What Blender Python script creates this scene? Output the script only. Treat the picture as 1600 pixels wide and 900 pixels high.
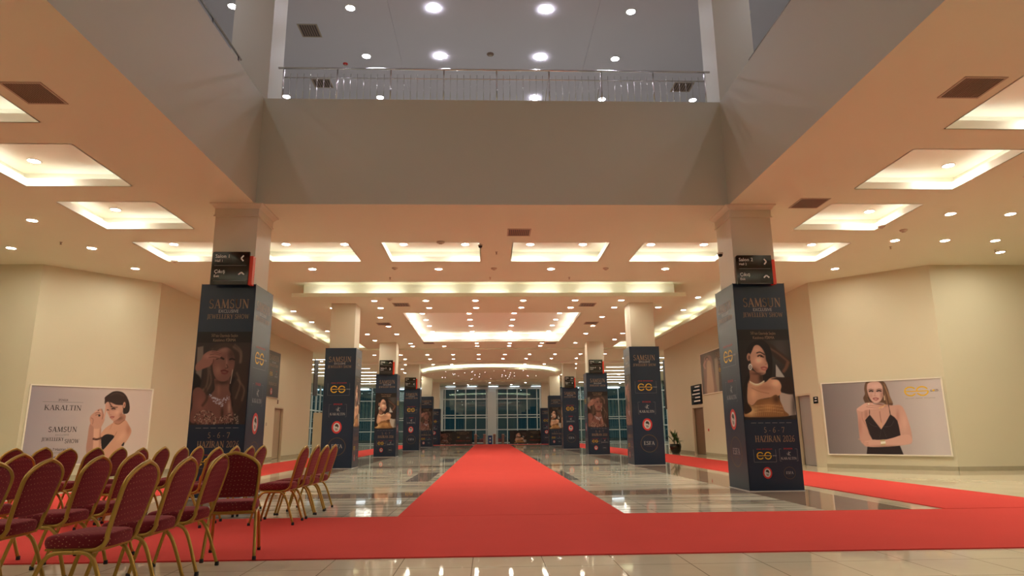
import bpy, math, random
import numpy as np
from mathutils import Vector, Matrix

random.seed(7)
SC = bpy.context.scene
COL = SC.collection
for o in list(bpy.data.objects):
    bpy.data.objects.remove(o, do_unlink=True)

# ------------------------------------------------------------------ camera
F_PX, PITCH, YAW, ROLL, CAM_H = 1023.2, 0.2162, 0.0366, -0.0096, 1.12
cp, sp_, cy_, sy_ = math.cos(PITCH), math.sin(PITCH), math.cos(YAW), math.sin(YAW)
fw = Vector((sy_ * cp, cy_ * cp, sp_))
rt = Vector((cy_, -sy_, 0))
up = rt.cross(fw)
rt2 = rt * math.cos(ROLL) + up * math.sin(ROLL)
up2 = up * math.cos(ROLL) - rt * math.sin(ROLL)
cam_data = bpy.data.cameras.new('camera')
cam_data.sensor_fit = 'HORIZONTAL'
cam_data.sensor_width = 36.0
cam_data.lens = F_PX / 1600.0 * 36.0
cam_data.clip_end = 400
cam = bpy.data.objects.new('camera', cam_data)
COL.objects.link(cam)
m = Matrix((rt2, up2, -fw)).transposed().to_4x4()
m.translation = (0, 0, CAM_H)
cam.matrix_world = m
SC.camera = cam

# ------------------------------------------------------------------ world, exposure
W = bpy.data.worlds.new('night')
SC.world = W
W.use_nodes = True
W.node_tree.nodes['Background'].inputs[0].default_value = (0.07, 0.20, 0.24, 1)
W.node_tree.nodes['Background'].inputs[1].default_value = 0.06
SC.view_settings.view_transform = 'Standard'
SC.view_settings.look = 'None'
SC.view_settings.gamma = 1.0
SC.view_settings.use_curve_mapping = False
SC.view_settings.exposure = 1.08
SC.cycles.max_bounces = 12
SC.cycles.diffuse_bounces = 8
SC.cycles.glossy_bounces = 5
SC.cycles.sample_clamp_indirect = 8.0

WARM = (1.0, 0.925, 0.74)      # downlights of the lower hall
TUBE = (0.98, 1.0, 0.91)      # cove tubes
COOL = (0.88, 0.87, 1.0)      # downlights of the upper storey
L_DOWN = 145.0
L_FAR = 66.0
L_TUBE = 2.0
L_TROUGH = 6.0
L_UP = 66.0

# ------------------------------------------------------------------ materials
def srgb(r, g, b):
    f = lambda c: (c / 255 / 12.92) if c / 255 <= 0.04045 else ((c / 255 + 0.055) / 1.055) ** 2.4
    return (f(r), f(g), f(b), 1.0)

def mat(name, col, rough=0.5, metal=0.0, spec=0.5, emit=None, estr=0.0, bump=0.0, bscale=20.0, var=0.0, vscale=3.0):
    m = bpy.data.materials.new(name)
    m.use_nodes = True
    nt = m.node_tree
    b = nt.nodes['Principled BSDF']
    c = tuple(col) if len(col) == 4 else tuple(col) + (1.0,)
    b.inputs['Base Color'].default_value = c
    b.inputs['Roughness'].default_value = rough
    b.inputs['Metallic'].default_value = metal
    b.inputs['Specular IOR Level'].default_value = spec
    if emit:
        b.inputs['Emission Color'].default_value = tuple(emit) + (1.0,)
        b.inputs['Emission Strength'].default_value = estr
    tc = None
    if bump or var:
        tc = nt.nodes.new('ShaderNodeTexCoord')
    if var:
        n = nt.nodes.new('ShaderNodeTexNoise')
        n.inputs['Scale'].default_value = vscale
        n.inputs['Detail'].default_value = 4
        nt.links.new(tc.outputs['Object'], n.inputs['Vector'])
        r = nt.nodes.new('ShaderNodeMapRange')
        r.inputs['To Min'].default_value = 1 - var
        r.inputs['To Max'].default_value = 1 + var
        nt.links.new(n.outputs['Fac'], r.inputs['Value'])
        h = nt.nodes.new('ShaderNodeHueSaturation')
        h.inputs['Color'].default_value = c
        nt.links.new(r.outputs[0], h.inputs['Value'])
        nt.links.new(h.outputs[0], b.inputs['Base Color'])
    if bump:
        n = nt.nodes.new('ShaderNodeTexNoise')
        n.inputs['Scale'].default_value = bscale
        n.inputs['Detail'].default_value = 3
        nt.links.new(tc.outputs['Object'], n.inputs['Vector'])
        bp = nt.nodes.new('ShaderNodeBump')
        bp.inputs['Strength'].default_value = bump
        bp.inputs['Distance'].default_value = 0.01
        nt.links.new(n.outputs['Fac'], bp.inputs['Height'])
        nt.links.new(bp.outputs[0], b.inputs['Normal'])
    return m

def emis(name, col, strength):
    m = bpy.data.materials.new(name)
    m.use_nodes = True
    nt = m.node_tree
    nt.nodes.clear()
    e = nt.nodes.new('ShaderNodeEmission')
    e.inputs[0].default_value = tuple(col) + (1.0,)
    e.inputs[1].default_value = strength
    o = nt.nodes.new('ShaderNodeOutputMaterial')
    nt.links.new(e.outputs[0], o.inputs[0])
    return m

M = {}
M['wall'] = mat('cream_wall_paint', (0.66, 0.62, 0.465), 0.6, var=0.03, vscale=0.8, bump=0.05, bscale=60)
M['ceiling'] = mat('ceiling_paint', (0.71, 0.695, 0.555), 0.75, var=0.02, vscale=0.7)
M['upper'] = mat('upper_storey_paint', (0.64, 0.60, 0.66), 0.75, var=0.02, vscale=0.7)
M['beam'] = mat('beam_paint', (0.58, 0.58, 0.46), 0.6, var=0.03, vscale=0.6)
M['cove'] = mat('cove_white_paint', (0.86, 0.84, 0.76), 0.6)
M['column'] = mat('column_paint', (0.68, 0.64, 0.52), 0.5, var=0.02, vscale=1.5)
M['plinth'] = mat('stone_skirting', (0.42, 0.38, 0.27), 0.25, var=0.08, vscale=6)
M['carpet'] = mat('red_carpet', (0.71, 0.070, 0.058), 0.95, spec=0.15, bump=0.5, bscale=260, var=0.05, vscale=1.3)
M['navy'] = mat('navy_printed_vinyl', (0.011, 0.027, 0.058), 0.32, spec=0.5, var=0.1, vscale=2)
M['gold_print'] = mat('bronze_print', (0.36, 0.24, 0.15), 0.4)
M['white_print'] = mat('pale_print', (0.55, 0.55, 0.55), 0.4)
M['grey_print'] = mat('grey_print', (0.22, 0.22, 0.23), 0.4)
M['yellow_print'] = mat('yellow_print', (0.80, 0.50, 0.03), 0.4)
M['red_print'] = mat('red_print', (0.60, 0.03, 0.03), 0.4)
M['dark_print'] = mat('dark_print', (0.02, 0.018, 0.016), 0.4)
M['dim_gold'] = mat('dim_bronze_print', (0.12, 0.085, 0.05), 0.4)
M['brown_band'] = mat('dark_brown_print', (0.018, 0.013, 0.010), 0.35)
M['signblack'] = mat('gloss_black_sign', (0.004, 0.004, 0.004), 0.06, spec=0.6)
M['signred'] = mat('red_sign_edge', (0.75, 0.05, 0.02), 0.25)
M['signwhite'] = mat('white_sign_letter', (0.8, 0.8, 0.8), 0.4)
M['chrome'] = mat('stainless_rail', (0.80, 0.79, 0.80), 0.14, metal=1.0)
M['vent'] = mat('vent_grille_metal', (0.26, 0.165, 0.13), 0.6)
M['ventframe'] = mat('vent_frame', (0.45, 0.36, 0.28), 0.6)
M['plastic'] = mat('off_white_plastic', (0.55, 0.47, 0.38), 0.5)
M['dome'] = mat('dark_dome', (0.01, 0.01, 0.012), 0.08)
M['frame_white'] = mat('white_aluminium_frame', (0.62, 0.68, 0.68), 0.35)
M['poster_frame'] = mat('white_poster_frame', (0.82, 0.78, 0.68), 0.35)
M['brass'] = mat('gold_chair_tube', (0.44, 0.27, 0.055), 0.34, metal=0.55)
M['rubber'] = mat('black_rubber', (0.012, 0.012, 0.012), 0.6)
M['door'] = mat('grey_door_panel', (0.33, 0.31, 0.30), 0.4)
M['door_frame'] = mat('cream_door_frame', (0.60, 0.52, 0.38), 0.45)
M['wood'] = mat('brown_door_wood', (0.17, 0.10, 0.05), 0.5, var=0.1, vscale=5)
M['beige_stone'] = mat('beige_stone', (0.40, 0.32, 0.22), 0.5)
M['pot'] = mat('black_glazed_pot', (0.012, 0.012, 0.010), 0.25)
M['soil'] = mat('soil', (0.03, 0.02, 0.012), 0.9)
M['leaf'] = mat('green_leaf', (0.05, 0.11, 0.025), 0.45, var=0.25, vscale=8)
M['bin'] = mat('blue_bin_plastic', (0.01, 0.07, 0.30), 0.35)
M['gate'] = mat('brown_gate_metal', (0.20, 0.13, 0.10), 0.4)
M['asphalt'] = mat('night_pavement', (0.06, 0.07, 0.07), 0.6)
M['down'] = emis('warm_downlight_lens', WARM, L_DOWN)
M['down_far'] = emis('warm_downlight_lens_far', WARM, L_FAR)
M['tube'] = emis('cove_tube', TUBE, L_TUBE)
M['up_light'] = emis('cool_downlight_lens', COOL, L_UP)
M['tube2'] = emis('trough_tube', TUBE, L_TROUGH)
M['lin'] = emis('linear_light', TUBE, 9.0)
M['coolstrip'] = emis('cool_led_strip', (0.8, 0.92, 1.0), 2.2)
M['star'] = emis('star_light', (0.95, 0.85, 1.0), 14.0)
M['trimring'] = mat('downlight_trim', (0.75, 0.72, 0.66), 0.4)

def glass_mat():
    m = bpy.data.materials.new('night_glass')
    m.use_nodes = True
    nt = m.node_tree
    nt.nodes.clear()
    t = nt.nodes.new('ShaderNodeBsdfTransparent')
    t.inputs[0].default_value = (0.55, 0.75, 0.75, 1)
    g = nt.nodes.new('ShaderNodeBsdfGlossy')
    g.inputs['Color'].default_value = (0.75, 0.92, 0.95, 1)
    g.inputs['Roughness'].default_value = 0.02
    fr = nt.nodes.new('ShaderNodeFresnel')
    fr.inputs[0].default_value = 2.2
    x = nt.nodes.new('ShaderNodeMixShader')
    nt.links.new(fr.outputs[0], x.inputs[0])
    nt.links.new(t.outputs[0], x.inputs[1])
    nt.links.new(g.outputs[0], x.inputs[2])
    o = nt.nodes.new('ShaderNodeOutputMaterial')
    nt.links.new(x.outputs[0], o.inputs[0])
    return m
M['glass'] = glass_mat()

def fabric_mat(name, base, dot):
    m = bpy.data.materials.new(name)
    m.use_nodes = True
    nt = m.node_tree
    b = nt.nodes['Principled BSDF']
    b.inputs['Roughness'].default_value = 0.85
    b.inputs['Specular IOR Level'].default_value = 0.2
    b.inputs['Sheen Weight'].default_value = 0.35
    b.inputs['Sheen Tint'].default_value = (0.9, 0.25, 0.3, 1)
    tc = nt.nodes.new('ShaderNodeTexCoord')
    mp = nt.nodes.new('ShaderNodeMapping')
    mp.inputs['Rotation'].default_value = (0.6, 0.5, 0.785)
    nt.links.new(tc.outputs['Object'], mp.inputs['Vector'])
    v = nt.nodes.new('ShaderNodeTexVoronoi')
    v.inputs['Scale'].default_value = 52
    v.inputs['Randomness'].default_value = 0.0
    nt.links.new(mp.outputs[0], v.inputs['Vector'])
    r = nt.nodes.new('ShaderNodeMapRange')
    r.inputs['From Min'].default_value = 0.16
    r.inputs['From Max'].default_value = 0.24
    r.inputs['To Min'].default_value = 1
    r.inputs['To Max'].default_value = 0
    nt.links.new(v.outputs['Distance'], r.inputs['Value'])
    x = nt.nodes.new('ShaderNodeMix')
    x.data_type = 'RGBA'
    x.inputs[6].default_value = base + (1,)
    x.inputs[7].default_value = dot + (1,)
    nt.links.new(r.outputs[0], x.inputs[0])
    nt.links.new(x.outputs[2], b.inputs['Base Color'])
    return m
M['fabric'] = fabric_mat('burgundy_dotted_fabric', (0.155, 0.010, 0.016), (0.42, 0.17, 0.10))

def floor_mat():
    """polished stone: cream tiles, streaky travertine centre field, brown bands on the column lines"""
    m = bpy.data.materials.new('polished_stone_floor')
    m.use_nodes = True
    nt = m.node_tree
    L = nt.links.new
    b = nt.nodes['Principled BSDF']
    b.inputs['Roughness'].default_value = 0.035
    b.inputs['IOR'].default_value = 1.24
    g = nt.nodes.new('ShaderNodeNewGeometry')
    s = nt.nodes.new('ShaderNodeSeparateXYZ')
    L(g.outputs['Position'], s.inputs[0])
    X, Y = s.outputs[0], s.outputs[1]
    def mth(op, a, bb=None, c=None):
        n = nt.nodes.new('ShaderNodeMath')
        n.operation = op
        for i, v in enumerate((a, bb, c)):
            if v is None: continue
            if isinstance(v, (int, float)): n.inputs[i].default_value = v
            else: L(v, n.inputs[i])
        return n.outputs[0]
    def between(v, lo, hi):
        return mth('MULTIPLY', mth('GREATER_THAN', v, lo), mth('LESS_THAN', v, hi))
    def mix(f, a, bb):
        n = nt.nodes.new('ShaderNodeMix')
        n.data_type = 'RGBA'
        L(f, n.inputs[0])
        for i, v in ((6, a), (7, bb)):
            if isinstance(v, tuple): n.inputs[i].default_value = v + (1,)
            else: L(v, n.inputs[i])
        return n.outputs[2]
    def noise(sx, sy, sc, det=5, off=0.0):
        mp = nt.nodes.new('ShaderNodeMapping')
        mp.inputs['Scale'].default_value = (sx, sy, 1)
        mp.inputs['Location'].default_value = (off, off * 1.7, 0)
        L(g.outputs['Position'], mp.inputs['Vector'])
        n = nt.nodes.new('ShaderNodeTexNoise')
        n.inputs['Scale'].default_value = sc
        n.inputs['Detail'].default_value = det
        n.inputs['Roughness'].default_value = 0.6
        L(mp.outputs[0], n.inputs['Vector'])
        return n.outputs['Fac']
    def ramp(f, lo, hi):
        r = nt.nodes.new('ShaderNodeMapRange')
        r.inputs['From Min'].default_value = lo
        r.inputs['From Max'].default_value = hi
        r.clamp = True
        L(f, r.inputs['Value'])
        return r.outputs[0]
    cream = mix(ramp(noise(1, 1, 0.9), 0.3, 0.7), (0.66, 0.58, 0.42), (0.76, 0.68, 0.51))
    streak = mix(ramp(noise(0.40, 4.0, 1.0, 7), 0.36, 0.60), (0.36, 0.33, 0.26), (0.92, 0.88, 0.74))
    brown = mix(ramp(noise(5.5, 0.6, 1.0, 6, 3.0), 0.3, 0.7), (0.27, 0.19, 0.14), (0.42, 0.31, 0.23))
    grey = mix(ramp(noise(2, 2, 1.5, 6, 5.0), 0.3, 0.7), (0.20, 0.18, 0.165), (0.31, 0.285, 0.26))
    past = mth('GREATER_THAN', Y, 9.3)
    ax = mth('ABSOLUTE', mth('SUBTRACT', X, 0.13))
    c = mix(mth('MULTIPLY', past, mth('LESS_THAN', ax, 4.60)), cream, streak)
    # a pair of short grey inlays in every bay
    ph = mth('MODULO', mth('SUBTRACT', Y, 16.0), 10.3)
    inl = mth('MULTIPLY', mth('MULTIPLY', between(mth('ABSOLUTE', mth('SUBTRACT', X, 0.08)), 1.5, 2.05), between(ph, 0.0, 3.6)), mth('GREATER_THAN', Y, 15.9))
    c = mix(inl, c, grey)
    ph2 = mth('MODULO', mth('SUBTRACT', Y, 12.15), 10.3)
    band = mth('MULTIPLY', mth('MULTIPLY', between(ph2, 0.0, 0.95), mth('GREATER_THAN', Y, 12.1)), mth('LESS_THAN', ax, 5.9))
    c = mix(band, c, brown)
    c = mix(mth('MULTIPLY', past, between(ax, 4.60, 5.85)), c, brown)
    # joints
    def joint(v, off, pitch, w):
        q = mth('PINGPONG', mth('ADD', mth('SUBTRACT', v, off), 100 * pitch), pitch / 2)
        return mth('LESS_THAN', q, w)
    jx = joint(X, 0.48, 0.625, 0.004)
    jy = joint(Y, 5.94, 0.625, 0.004)
    j = mth('MAXIMUM', jx, jy)
    near = mth('LESS_THAN', Y, 13.0)
    c = mix(mth('MULTIPLY', j, mth('MULTIPLY', near, 0.75)), c, (0.10, 0.07, 0.045))
    L(c, b.inputs['Base Color'])
    # slow ripple of the polish
    bp = nt.nodes.new('ShaderNodeBump')
    bp.inputs['Strength'].default_value = 0.035
    bp.inputs['Distance'].default_value = 0.02
    L(noise(1, 1, 2.2, 2, 9.0), bp.inputs['Height'])
    L(bp.outputs[0], b.inputs['Normal'])
    return m
M['floor'] = floor_mat()

def vcol_mat(name, rough=0.4, spec=0.4):
    m = bpy.data.materials.new(name)
    m.use_nodes = True
    nt = m.node_tree
    b = nt.nodes['Principled BSDF']
    b.inputs['Roughness'].default_value = rough
    b.inputs['Specular IOR Level'].default_value = spec
    a = nt.nodes.new('ShaderNodeAttribute')
    a.attribute_name = 'print'
    nt.links.new(a.outputs['Color'], b.inputs['Base Color'])
    return m
M['print'] = vcol_mat('printed_picture')

# ------------------------------------------------------------------ mesh helpers
class MB:
    def __init__(s):
        s.v, s.f, s.mi = [], [], []
    def add(s, vs, fs, mi=0):
        n = len(s.v)
        s.v += [tuple(p) for p in vs]
        for f in fs:
            s.f.append(tuple(i + n for i in f))
            s.mi.append(mi)
    def box(s, x0, x1, y0, y1, z0, z1, mi=0):
        s.add([(x0, y0, z0), (x1, y0, z0), (x1, y1, z0), (x0, y1, z0), (x0, y0, z1), (x1, y0, z1), (x1, y1, z1), (x0, y1, z1)],
              [(0, 3, 2, 1), (4, 5, 6, 7), (0, 1, 5, 4), (1, 2, 6, 5), (2, 3, 7, 6), (3, 0, 4, 7)], mi)
    def quad(s, a, b, c, d, mi=0):
        s.add([a, b, c, d], [(0, 1, 2, 3)], mi)
    def obox(s, mtx, x0, x1, y0, y1, z0, z1, mi=0):
        pts = [mtx @ Vector(p) for p in [(x0, y0, z0), (x1, y0, z0), (x1, y1, z0), (x0, y1, z0), (x0, y0, z1), (x1, y0, z1), (x1, y1, z1), (x0, y1, z1)]]
        s.add(pts, [(0, 3, 2, 1), (4, 5, 6, 7), (0, 1, 5, 4), (1, 2, 6, 5), (2, 3, 7, 6), (3, 0, 4, 7)], mi)
    def tube(s, pts, r, n=8, mi=0, caps=True):
        pts = [Vector(p) for p in pts]
        rs = r if isinstance(r, (list, tuple)) else [r] * len(pts)
        ring0 = len(s.v)
        prev = None
        for i, p in enumerate(pts):
            t = (pts[min(i + 1, len(pts) - 1)] - pts[max(i - 1, 0)]).normalized()
            if prev is None:
                a = Vector((1, 0, 0)) if abs(t.x) < 0.9 else Vector((0, 1, 0))
                u = t.cross(a).normalized()
            else:
                u = (prev - t * prev.dot(t)).normalized()
            prev = u
            w = t.cross(u)
            for k in range(n):
                a = 2 * math.pi * k / n
                s.v.append(tuple(p + u * (rs[i] * math.cos(a)) + w * (rs[i] * math.sin(a))))
        for i in range(len(pts) - 1):
            for k in range(n):
                a, b = ring0 + i * n + k, ring0 + i * n + (k + 1) % n
                s.f.append((a, b, b + n, a + n))
                s.mi.append(mi)
        if caps:
            s.f.append(tuple(ring0 + k for k in range(n))[::-1]); s.mi.append(mi)
            e = ring0 + (len(pts) - 1) * n
            s.f.append(tuple(e + k for k in range(n))); s.mi.append(mi)
    def lathe(s, prof, c=(0, 0, 0), n=24, mi=0):
        n0 = len(s.v)
        for r, z in prof:
            for k in range(n):
                a = 2 * math.pi * k / n
                s.v.append((c[0] + r * math.cos(a), c[1] + r * math.sin(a), c[2] + z))
        for i in range(len(prof) - 1):
            for k in range(n):
                a, b = n0 + i * n + k, n0 + i * n + (k + 1) % n
                s.f.append((a, b, b + n, a + n)); s.mi.append(mi)
    def disc(s, c, r, z, n=24, mi=0, down=True):
        n0 = len(s.v)
        for k in range(n):
            a = 2 * math.pi * k / n
            s.v.append((c[0] + r * math.cos(a), c[1] + r * math.sin(a), z))
        f = tuple(n0 + k for k in range(n))
        s.f.append(f[::-1] if down else f); s.mi.append(mi)
    def build(s, name, mats, parent=None, smooth=False, loc=None):
        me = bpy.data.meshes.new(name)
        me.from_pydata(s.v, [], s.f)
        if not isinstance(mats, (list, tuple)): mats = [mats]
        for mm in mats: me.materials.append(mm)
        me.polygons.foreach_set('material_index', s.mi)
        if smooth:
            me.polygons.foreach_set('use_smooth', [True] * len(s.f))
        me.update()
        o = bpy.data.objects.new(name, me)
        COL.objects.link(o)
        if parent is not None: o.parent = parent
        if loc is not None: o.location = loc
        return o

def catmull(pts, k=6, closed=False):
    P = [np.array(p, float) for p in pts]
    n = len(P)
    out = []
    rng = range(n) if closed else range(n - 1)
    for i in rng:
        p0 = P[(i - 1) % n] if closed or i > 0 else P[0]
        p1, p2 = P[i], P[(i + 1) % n]
        p3 = P[(i + 2) % n] if closed or i + 2 < n else P[-1]
        for j in range(k):
            t = j / k
            out.append(0.5 * ((2 * p1) + (-p0 + p2) * t + (2 * p0 - 5 * p1 + 4 * p2 - p3) * t * t + (-p0 + 3 * p1 - 3 * p2 + p3) * t ** 3))
    if not closed: out.append(P[-1])
    return out

def tag(o, label=None, cat=None, group=None, kind=None):
    if label: o['label'] = label
    if cat: o['category'] = cat
    if group: o['group'] = group
    if kind: o['kind'] = kind
    return o
def empty(name, loc=(0, 0, 0), rz=0.0, label=None, cat=None, group=None):
    o = bpy.data.objects.new(name, None)
    o.empty_display_size = 0.1
    COL.objects.link(o)
    o.location = loc
    o.rotation_euler = (0, 0, rz)
    return tag(o, label, cat, group)
def struct(o):
    o['kind'] = 'structure'
    return o
def copy_tree(o, parent=None):
    c = o.copy()
    COL.objects.link(c)
    if parent is not None: c.parent = parent
    for ch in list(o.children):
        copy_tree(ch, c)
    return c
ORD = ['zeroth', 'first', 'second', 'third', 'fourth', 'fifth', 'sixth', 'seventh', 'eighth', 'ninth', 'tenth', 'eleventh', 'twelfth', 'thirteenth', 'fourteenth', 'fifteenth', 'sixteenth']
# ================================================================== THE SETTING
ZC = 5.60          # hall ceiling
ZF = 7.90          # upper storey floor edge
ZU = 11.5          # upper storey ceiling
OX0, OX1, OY0, OY1 = -4.64, 4.90, -8.0, 12.55     # the opening in the upper floor
XM, YB, YG = 22.0, -15.0, 68.0

f = MB(); f.quad((-XM, YB, 0), (XM, YB, 0), (XM, YG, 0), (-XM, YG, 0))
struct(f.build('floor', M['floor']))
g = MB(); g.quad((-60, YG, -0.02), (60, YG, -0.02), (60, 110, -0.02), (-60, 110, -0.02))
g.box(-60, -XM, YB, YG, -0.12, -0.02); g.box(XM, 60, YB, YG, -0.12, -0.02)
struct(g.build('trim_90', M['asphalt']))

# ceiling coffers (openings x0,x1,y0,y1), each with what singles it out
COFFERS = []
for y0, y1 in ((2.15, 3.95), (4.70, 6.50), (7.25, 9.05), (9.80, 11.60), (12.45, 14.20)):
    COFFERS.append((-8.45, -6.55, y0, y1)); COFFERS.append((7.00, 8.92, y0, y1))
for x0, x1 in ((-8.45, -6.60), (-5.75, -3.40), (-2.58, -0.22), (0.60, 2.95), (3.80, 6.15), (7.00, 8.95)):
    COFFERS.append((x0, x1, 15.25, 17.05))
COFFERS = [(a, b, c, d) for a, b, c, d in COFFERS]
RING = (-8.40, 8.45, 19.50, 36.30)
holes = COFFERS + [RING, (OX0, OX1, OY0, OY1)]

def holed(mb, X0, X1, Y0, Y1, z, holes, down=True, mi=0):
    xs = sorted({X0, X1} | {v for h in holes for v in h[:2] if X0 < v < X1})
    ys = sorted({Y0, Y1} | {v for h in holes for v in h[2:] if Y0 < v < Y1})
    for i in range(len(xs) - 1):
        for j in range(len(ys) - 1):
            cx, cy = (xs[i] + xs[i + 1]) / 2, (ys[j] + ys[j + 1]) / 2
            if any(h[0] < cx < h[1] and h[2] < cy < h[3] for h in holes): continue
            a, b, c, d = (xs[i], ys[j], z), (xs[i], ys[j + 1], z), (xs[i + 1], ys[j + 1], z), (xs[i + 1], ys[j], z)
            mb.quad(a, b, c, d, mi) if down else mb.quad(d, c, b, a, mi)
c = MB(); holed(c, -XM, XM, YB, YG, ZC, holes)
struct(c.build('ceiling', M['ceiling']))
# upper floor with its opening
u = MB(); holed(u, -XM, XM, YB, 34.0, ZF, [(OX0, OX1, OY0, OY1)], down=False)
struct(u.build('trim_91', M['beam']))
# the deep edge beams of the opening
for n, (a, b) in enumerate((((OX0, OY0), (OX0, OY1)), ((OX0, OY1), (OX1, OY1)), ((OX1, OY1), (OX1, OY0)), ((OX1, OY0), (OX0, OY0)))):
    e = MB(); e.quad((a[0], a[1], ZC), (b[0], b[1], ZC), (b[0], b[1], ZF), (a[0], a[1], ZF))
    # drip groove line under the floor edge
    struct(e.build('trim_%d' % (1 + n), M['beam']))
# upper ceiling
uc = MB()
uc.quad((-20, YB, ZU), (-20, 34, ZU), (-2.48, 34, ZU), (-2.48, YB, ZU))
uc.quad((-2.48, YB, ZU + 0.03), (-2.48, 34, ZU + 0.03), (2.78, 34, ZU + 0.03), (2.78, YB, ZU + 0.03))
uc.quad((2.78, YB, ZU), (2.78, 34, ZU), (20, 34, ZU), (20, YB, ZU))
uc.quad((-2.48, YB, ZU), (-2.48, 34, ZU), (-2.48, 34, ZU + 0.03), (-2.48, YB, ZU + 0.03))
uc.quad((2.78, YB, ZU), (2.78, 34, ZU), (2.78, 34, ZU + 0.03), (2.78, YB, ZU + 0.03))
struct(uc.build('ceiling_upper', M['upper']))
for n, (a, b) in enumerate((((-20, YB), (-20, 34)), ((-20, 34), (20, 34)), ((20, 34), (20, YB)), ((20, YB), (-20, YB)))):
    e = MB(); e.quad((a[0], a[1], ZF), (b[0], b[1], ZF), (b[0], b[1], ZU + 0.05), (a[0], a[1], ZU + 0.05))
    struct(e.build('wall_' + ['upper_left', 'upper_far', 'upper_right', 'upper_back'][n], M['upper']))

# hall walls ------------------------------------------------------
def wall(name, pts, z0=0.0, z1=ZC, m='wall', openings=(), thick=0.0):
    w = MB()
    for (a, b) in zip(pts, pts[1:]):
        w.quad((a[0], a[1], z0), (b[0], b[1], z0), (b[0], b[1], z1), (a[0], a[1], z1))
    return struct(w.build(name, M[m]))
LW = [(-22, 17.34), (-11.86, 17.34), (-9.83, 19.58)]
RW = [(10.0, 19.70), (12.37, 17.46), (22, 17.46)]
wall('wall_left_front', [(-22, YB), (-22, 17.34)])
wall('wall_left_bay', LW[:2]); wall('wall_left_diagonal', LW[1:])
wall('wall_right_diagonal', RW[:2]); wall('wall_right_bay', RW[1:])
wall('wall_right_front', [(22, 17.46), (22, YB)])
wall('wall_back', [(22, YB), (-22, YB)])

def wall_x(name, x, y0, y1, ops, face):
    """wall in the plane x=const with door openings (ya,yb,ztop) recessed by 0.25"""
    w = MB()
    ops = sorted(ops)
    y = y0
    dx = 0.25 * face
    for (a, b, zt) in ops:
        w.quad((x, y, 0), (x, a, 0), (x, a, ZC), (x, y, ZC))
        w.quad((x, a, zt), (x, b, zt), (x, b, ZC), (x, a, ZC))
        w.quad((x, a, 0), (x + dx, a, 0), (x + dx, a, zt), (x, a, zt))
        w.quad((x, b, 0), (x + dx, b, 0), (x + dx, b, zt), (x, b, zt))
        w.quad((x, a, zt), (x + dx, a, zt), (x + dx, b, zt), (x, b, zt))
        y = b
    w.quad((x, y, 0), (x, y1, 0), (x, y1, ZC), (x, y, ZC))
    return struct(w.build(name, M['wall']))
wall_x('wall_left', -9.83, 19.58, 37.0, [(30.9, 32.3, 2.35)], -1)
wall_x('wall_right', 10.0, 19.70, 37.0, [(20.28, 21.38, 2.22), (30.7, 32.45, 2.22)], 1)
wall('wall_left_return', [(-9.83, 37.0), (-16, 37.0)])
wall('wall_right_return', [(10.0, 37.0), (16, 37.0)])

def skirting(name, a, b, side, h=0.11):
    a, b = Vector((*a, 0)), Vector((*b, 0))
    d = (b - a); L = d.length; d.normalize()
    mtx = Matrix.Translation(a) @ Matrix.Rotation(math.atan2(d.y, d.x), 4, 'Z')
    w = MB(); w.obox(mtx, 0, L, min(0, side * 0.02), max(0, side * 0.02), 0, h)
    return struct(w.build(name, M['plinth']))
skirting('baseboard_left_bay', *LW[:2], -1); skirting('baseboard_left_diagonal', *LW[1:], -1)
skirting('baseboard_right_diagonal', *RW[:2], -1); skirting('baseboard_right_bay', *RW[1:], -1)
skirting('baseboard_left', (-9.83, 19.58), (-9.83, 30.9), -1); skirting('baseboard_left_far', (-9.83, 32.3), (-9.83, 37), -1)
skirting('baseboard_right', (10.0, 21.38), (10.0, 30.7), 1); skirting('baseboard_right_far', (10, 32.45), (10, 37), 1)

# doors -----------------------------------------------------------
def door(n, x, y0, y1, zt, face, m, leafgap=True, handle=True):
    fr = MB(); d = 0.06
    fr.box(min(x, x + face * 0.10), max(x, x + face * 0.10), y0, y0 + d, 0, zt); fr.box(min(x, x + face * 0.10), max(x, x + face * 0.10), y1 - d, y1, 0, zt)
    fr.box(min(x, x + face * 0.10), max(x, x + face * 0.10), y0 + d, y1 - d, zt - d, zt)
    root = empty('door_%d' % n, (0, 0, 0)); root['kind'] = 'structure'
    fr.build('door_frame', M['door_frame'], root)
    lf = MB(); lf.box(min(x + face * 0.12, x + face * 0.16), max(x + face * 0.12, x + face * 0.16), y0 + d, y1 - d, 0.01, zt - d)
    lf.build('door_leaf', M[m], root)
    if handle:
        h = MB(); xx = x + face * 0.075
        h.tube([(x + face * 0.12, y0 + 0.16, 1.22), (xx, y0 + 0.16, 1.22), (xx, y0 + 0.16, 0.92), (x + face * 0.12, y0 + 0.16, 0.92)], 0.012, 8)
        h.build('door_handle', M['chrome'], root)
    return root
door(1, 10.0, 20.28, 21.38, 2.22, 1, 'door')
door(2, 10.0, 30.7, 32.45, 2.22, 1, 'wood', handle=False)
door(3, -9.83, 30.9, 32.3, 2.35, -1, 'beige_stone', handle=False)

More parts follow.
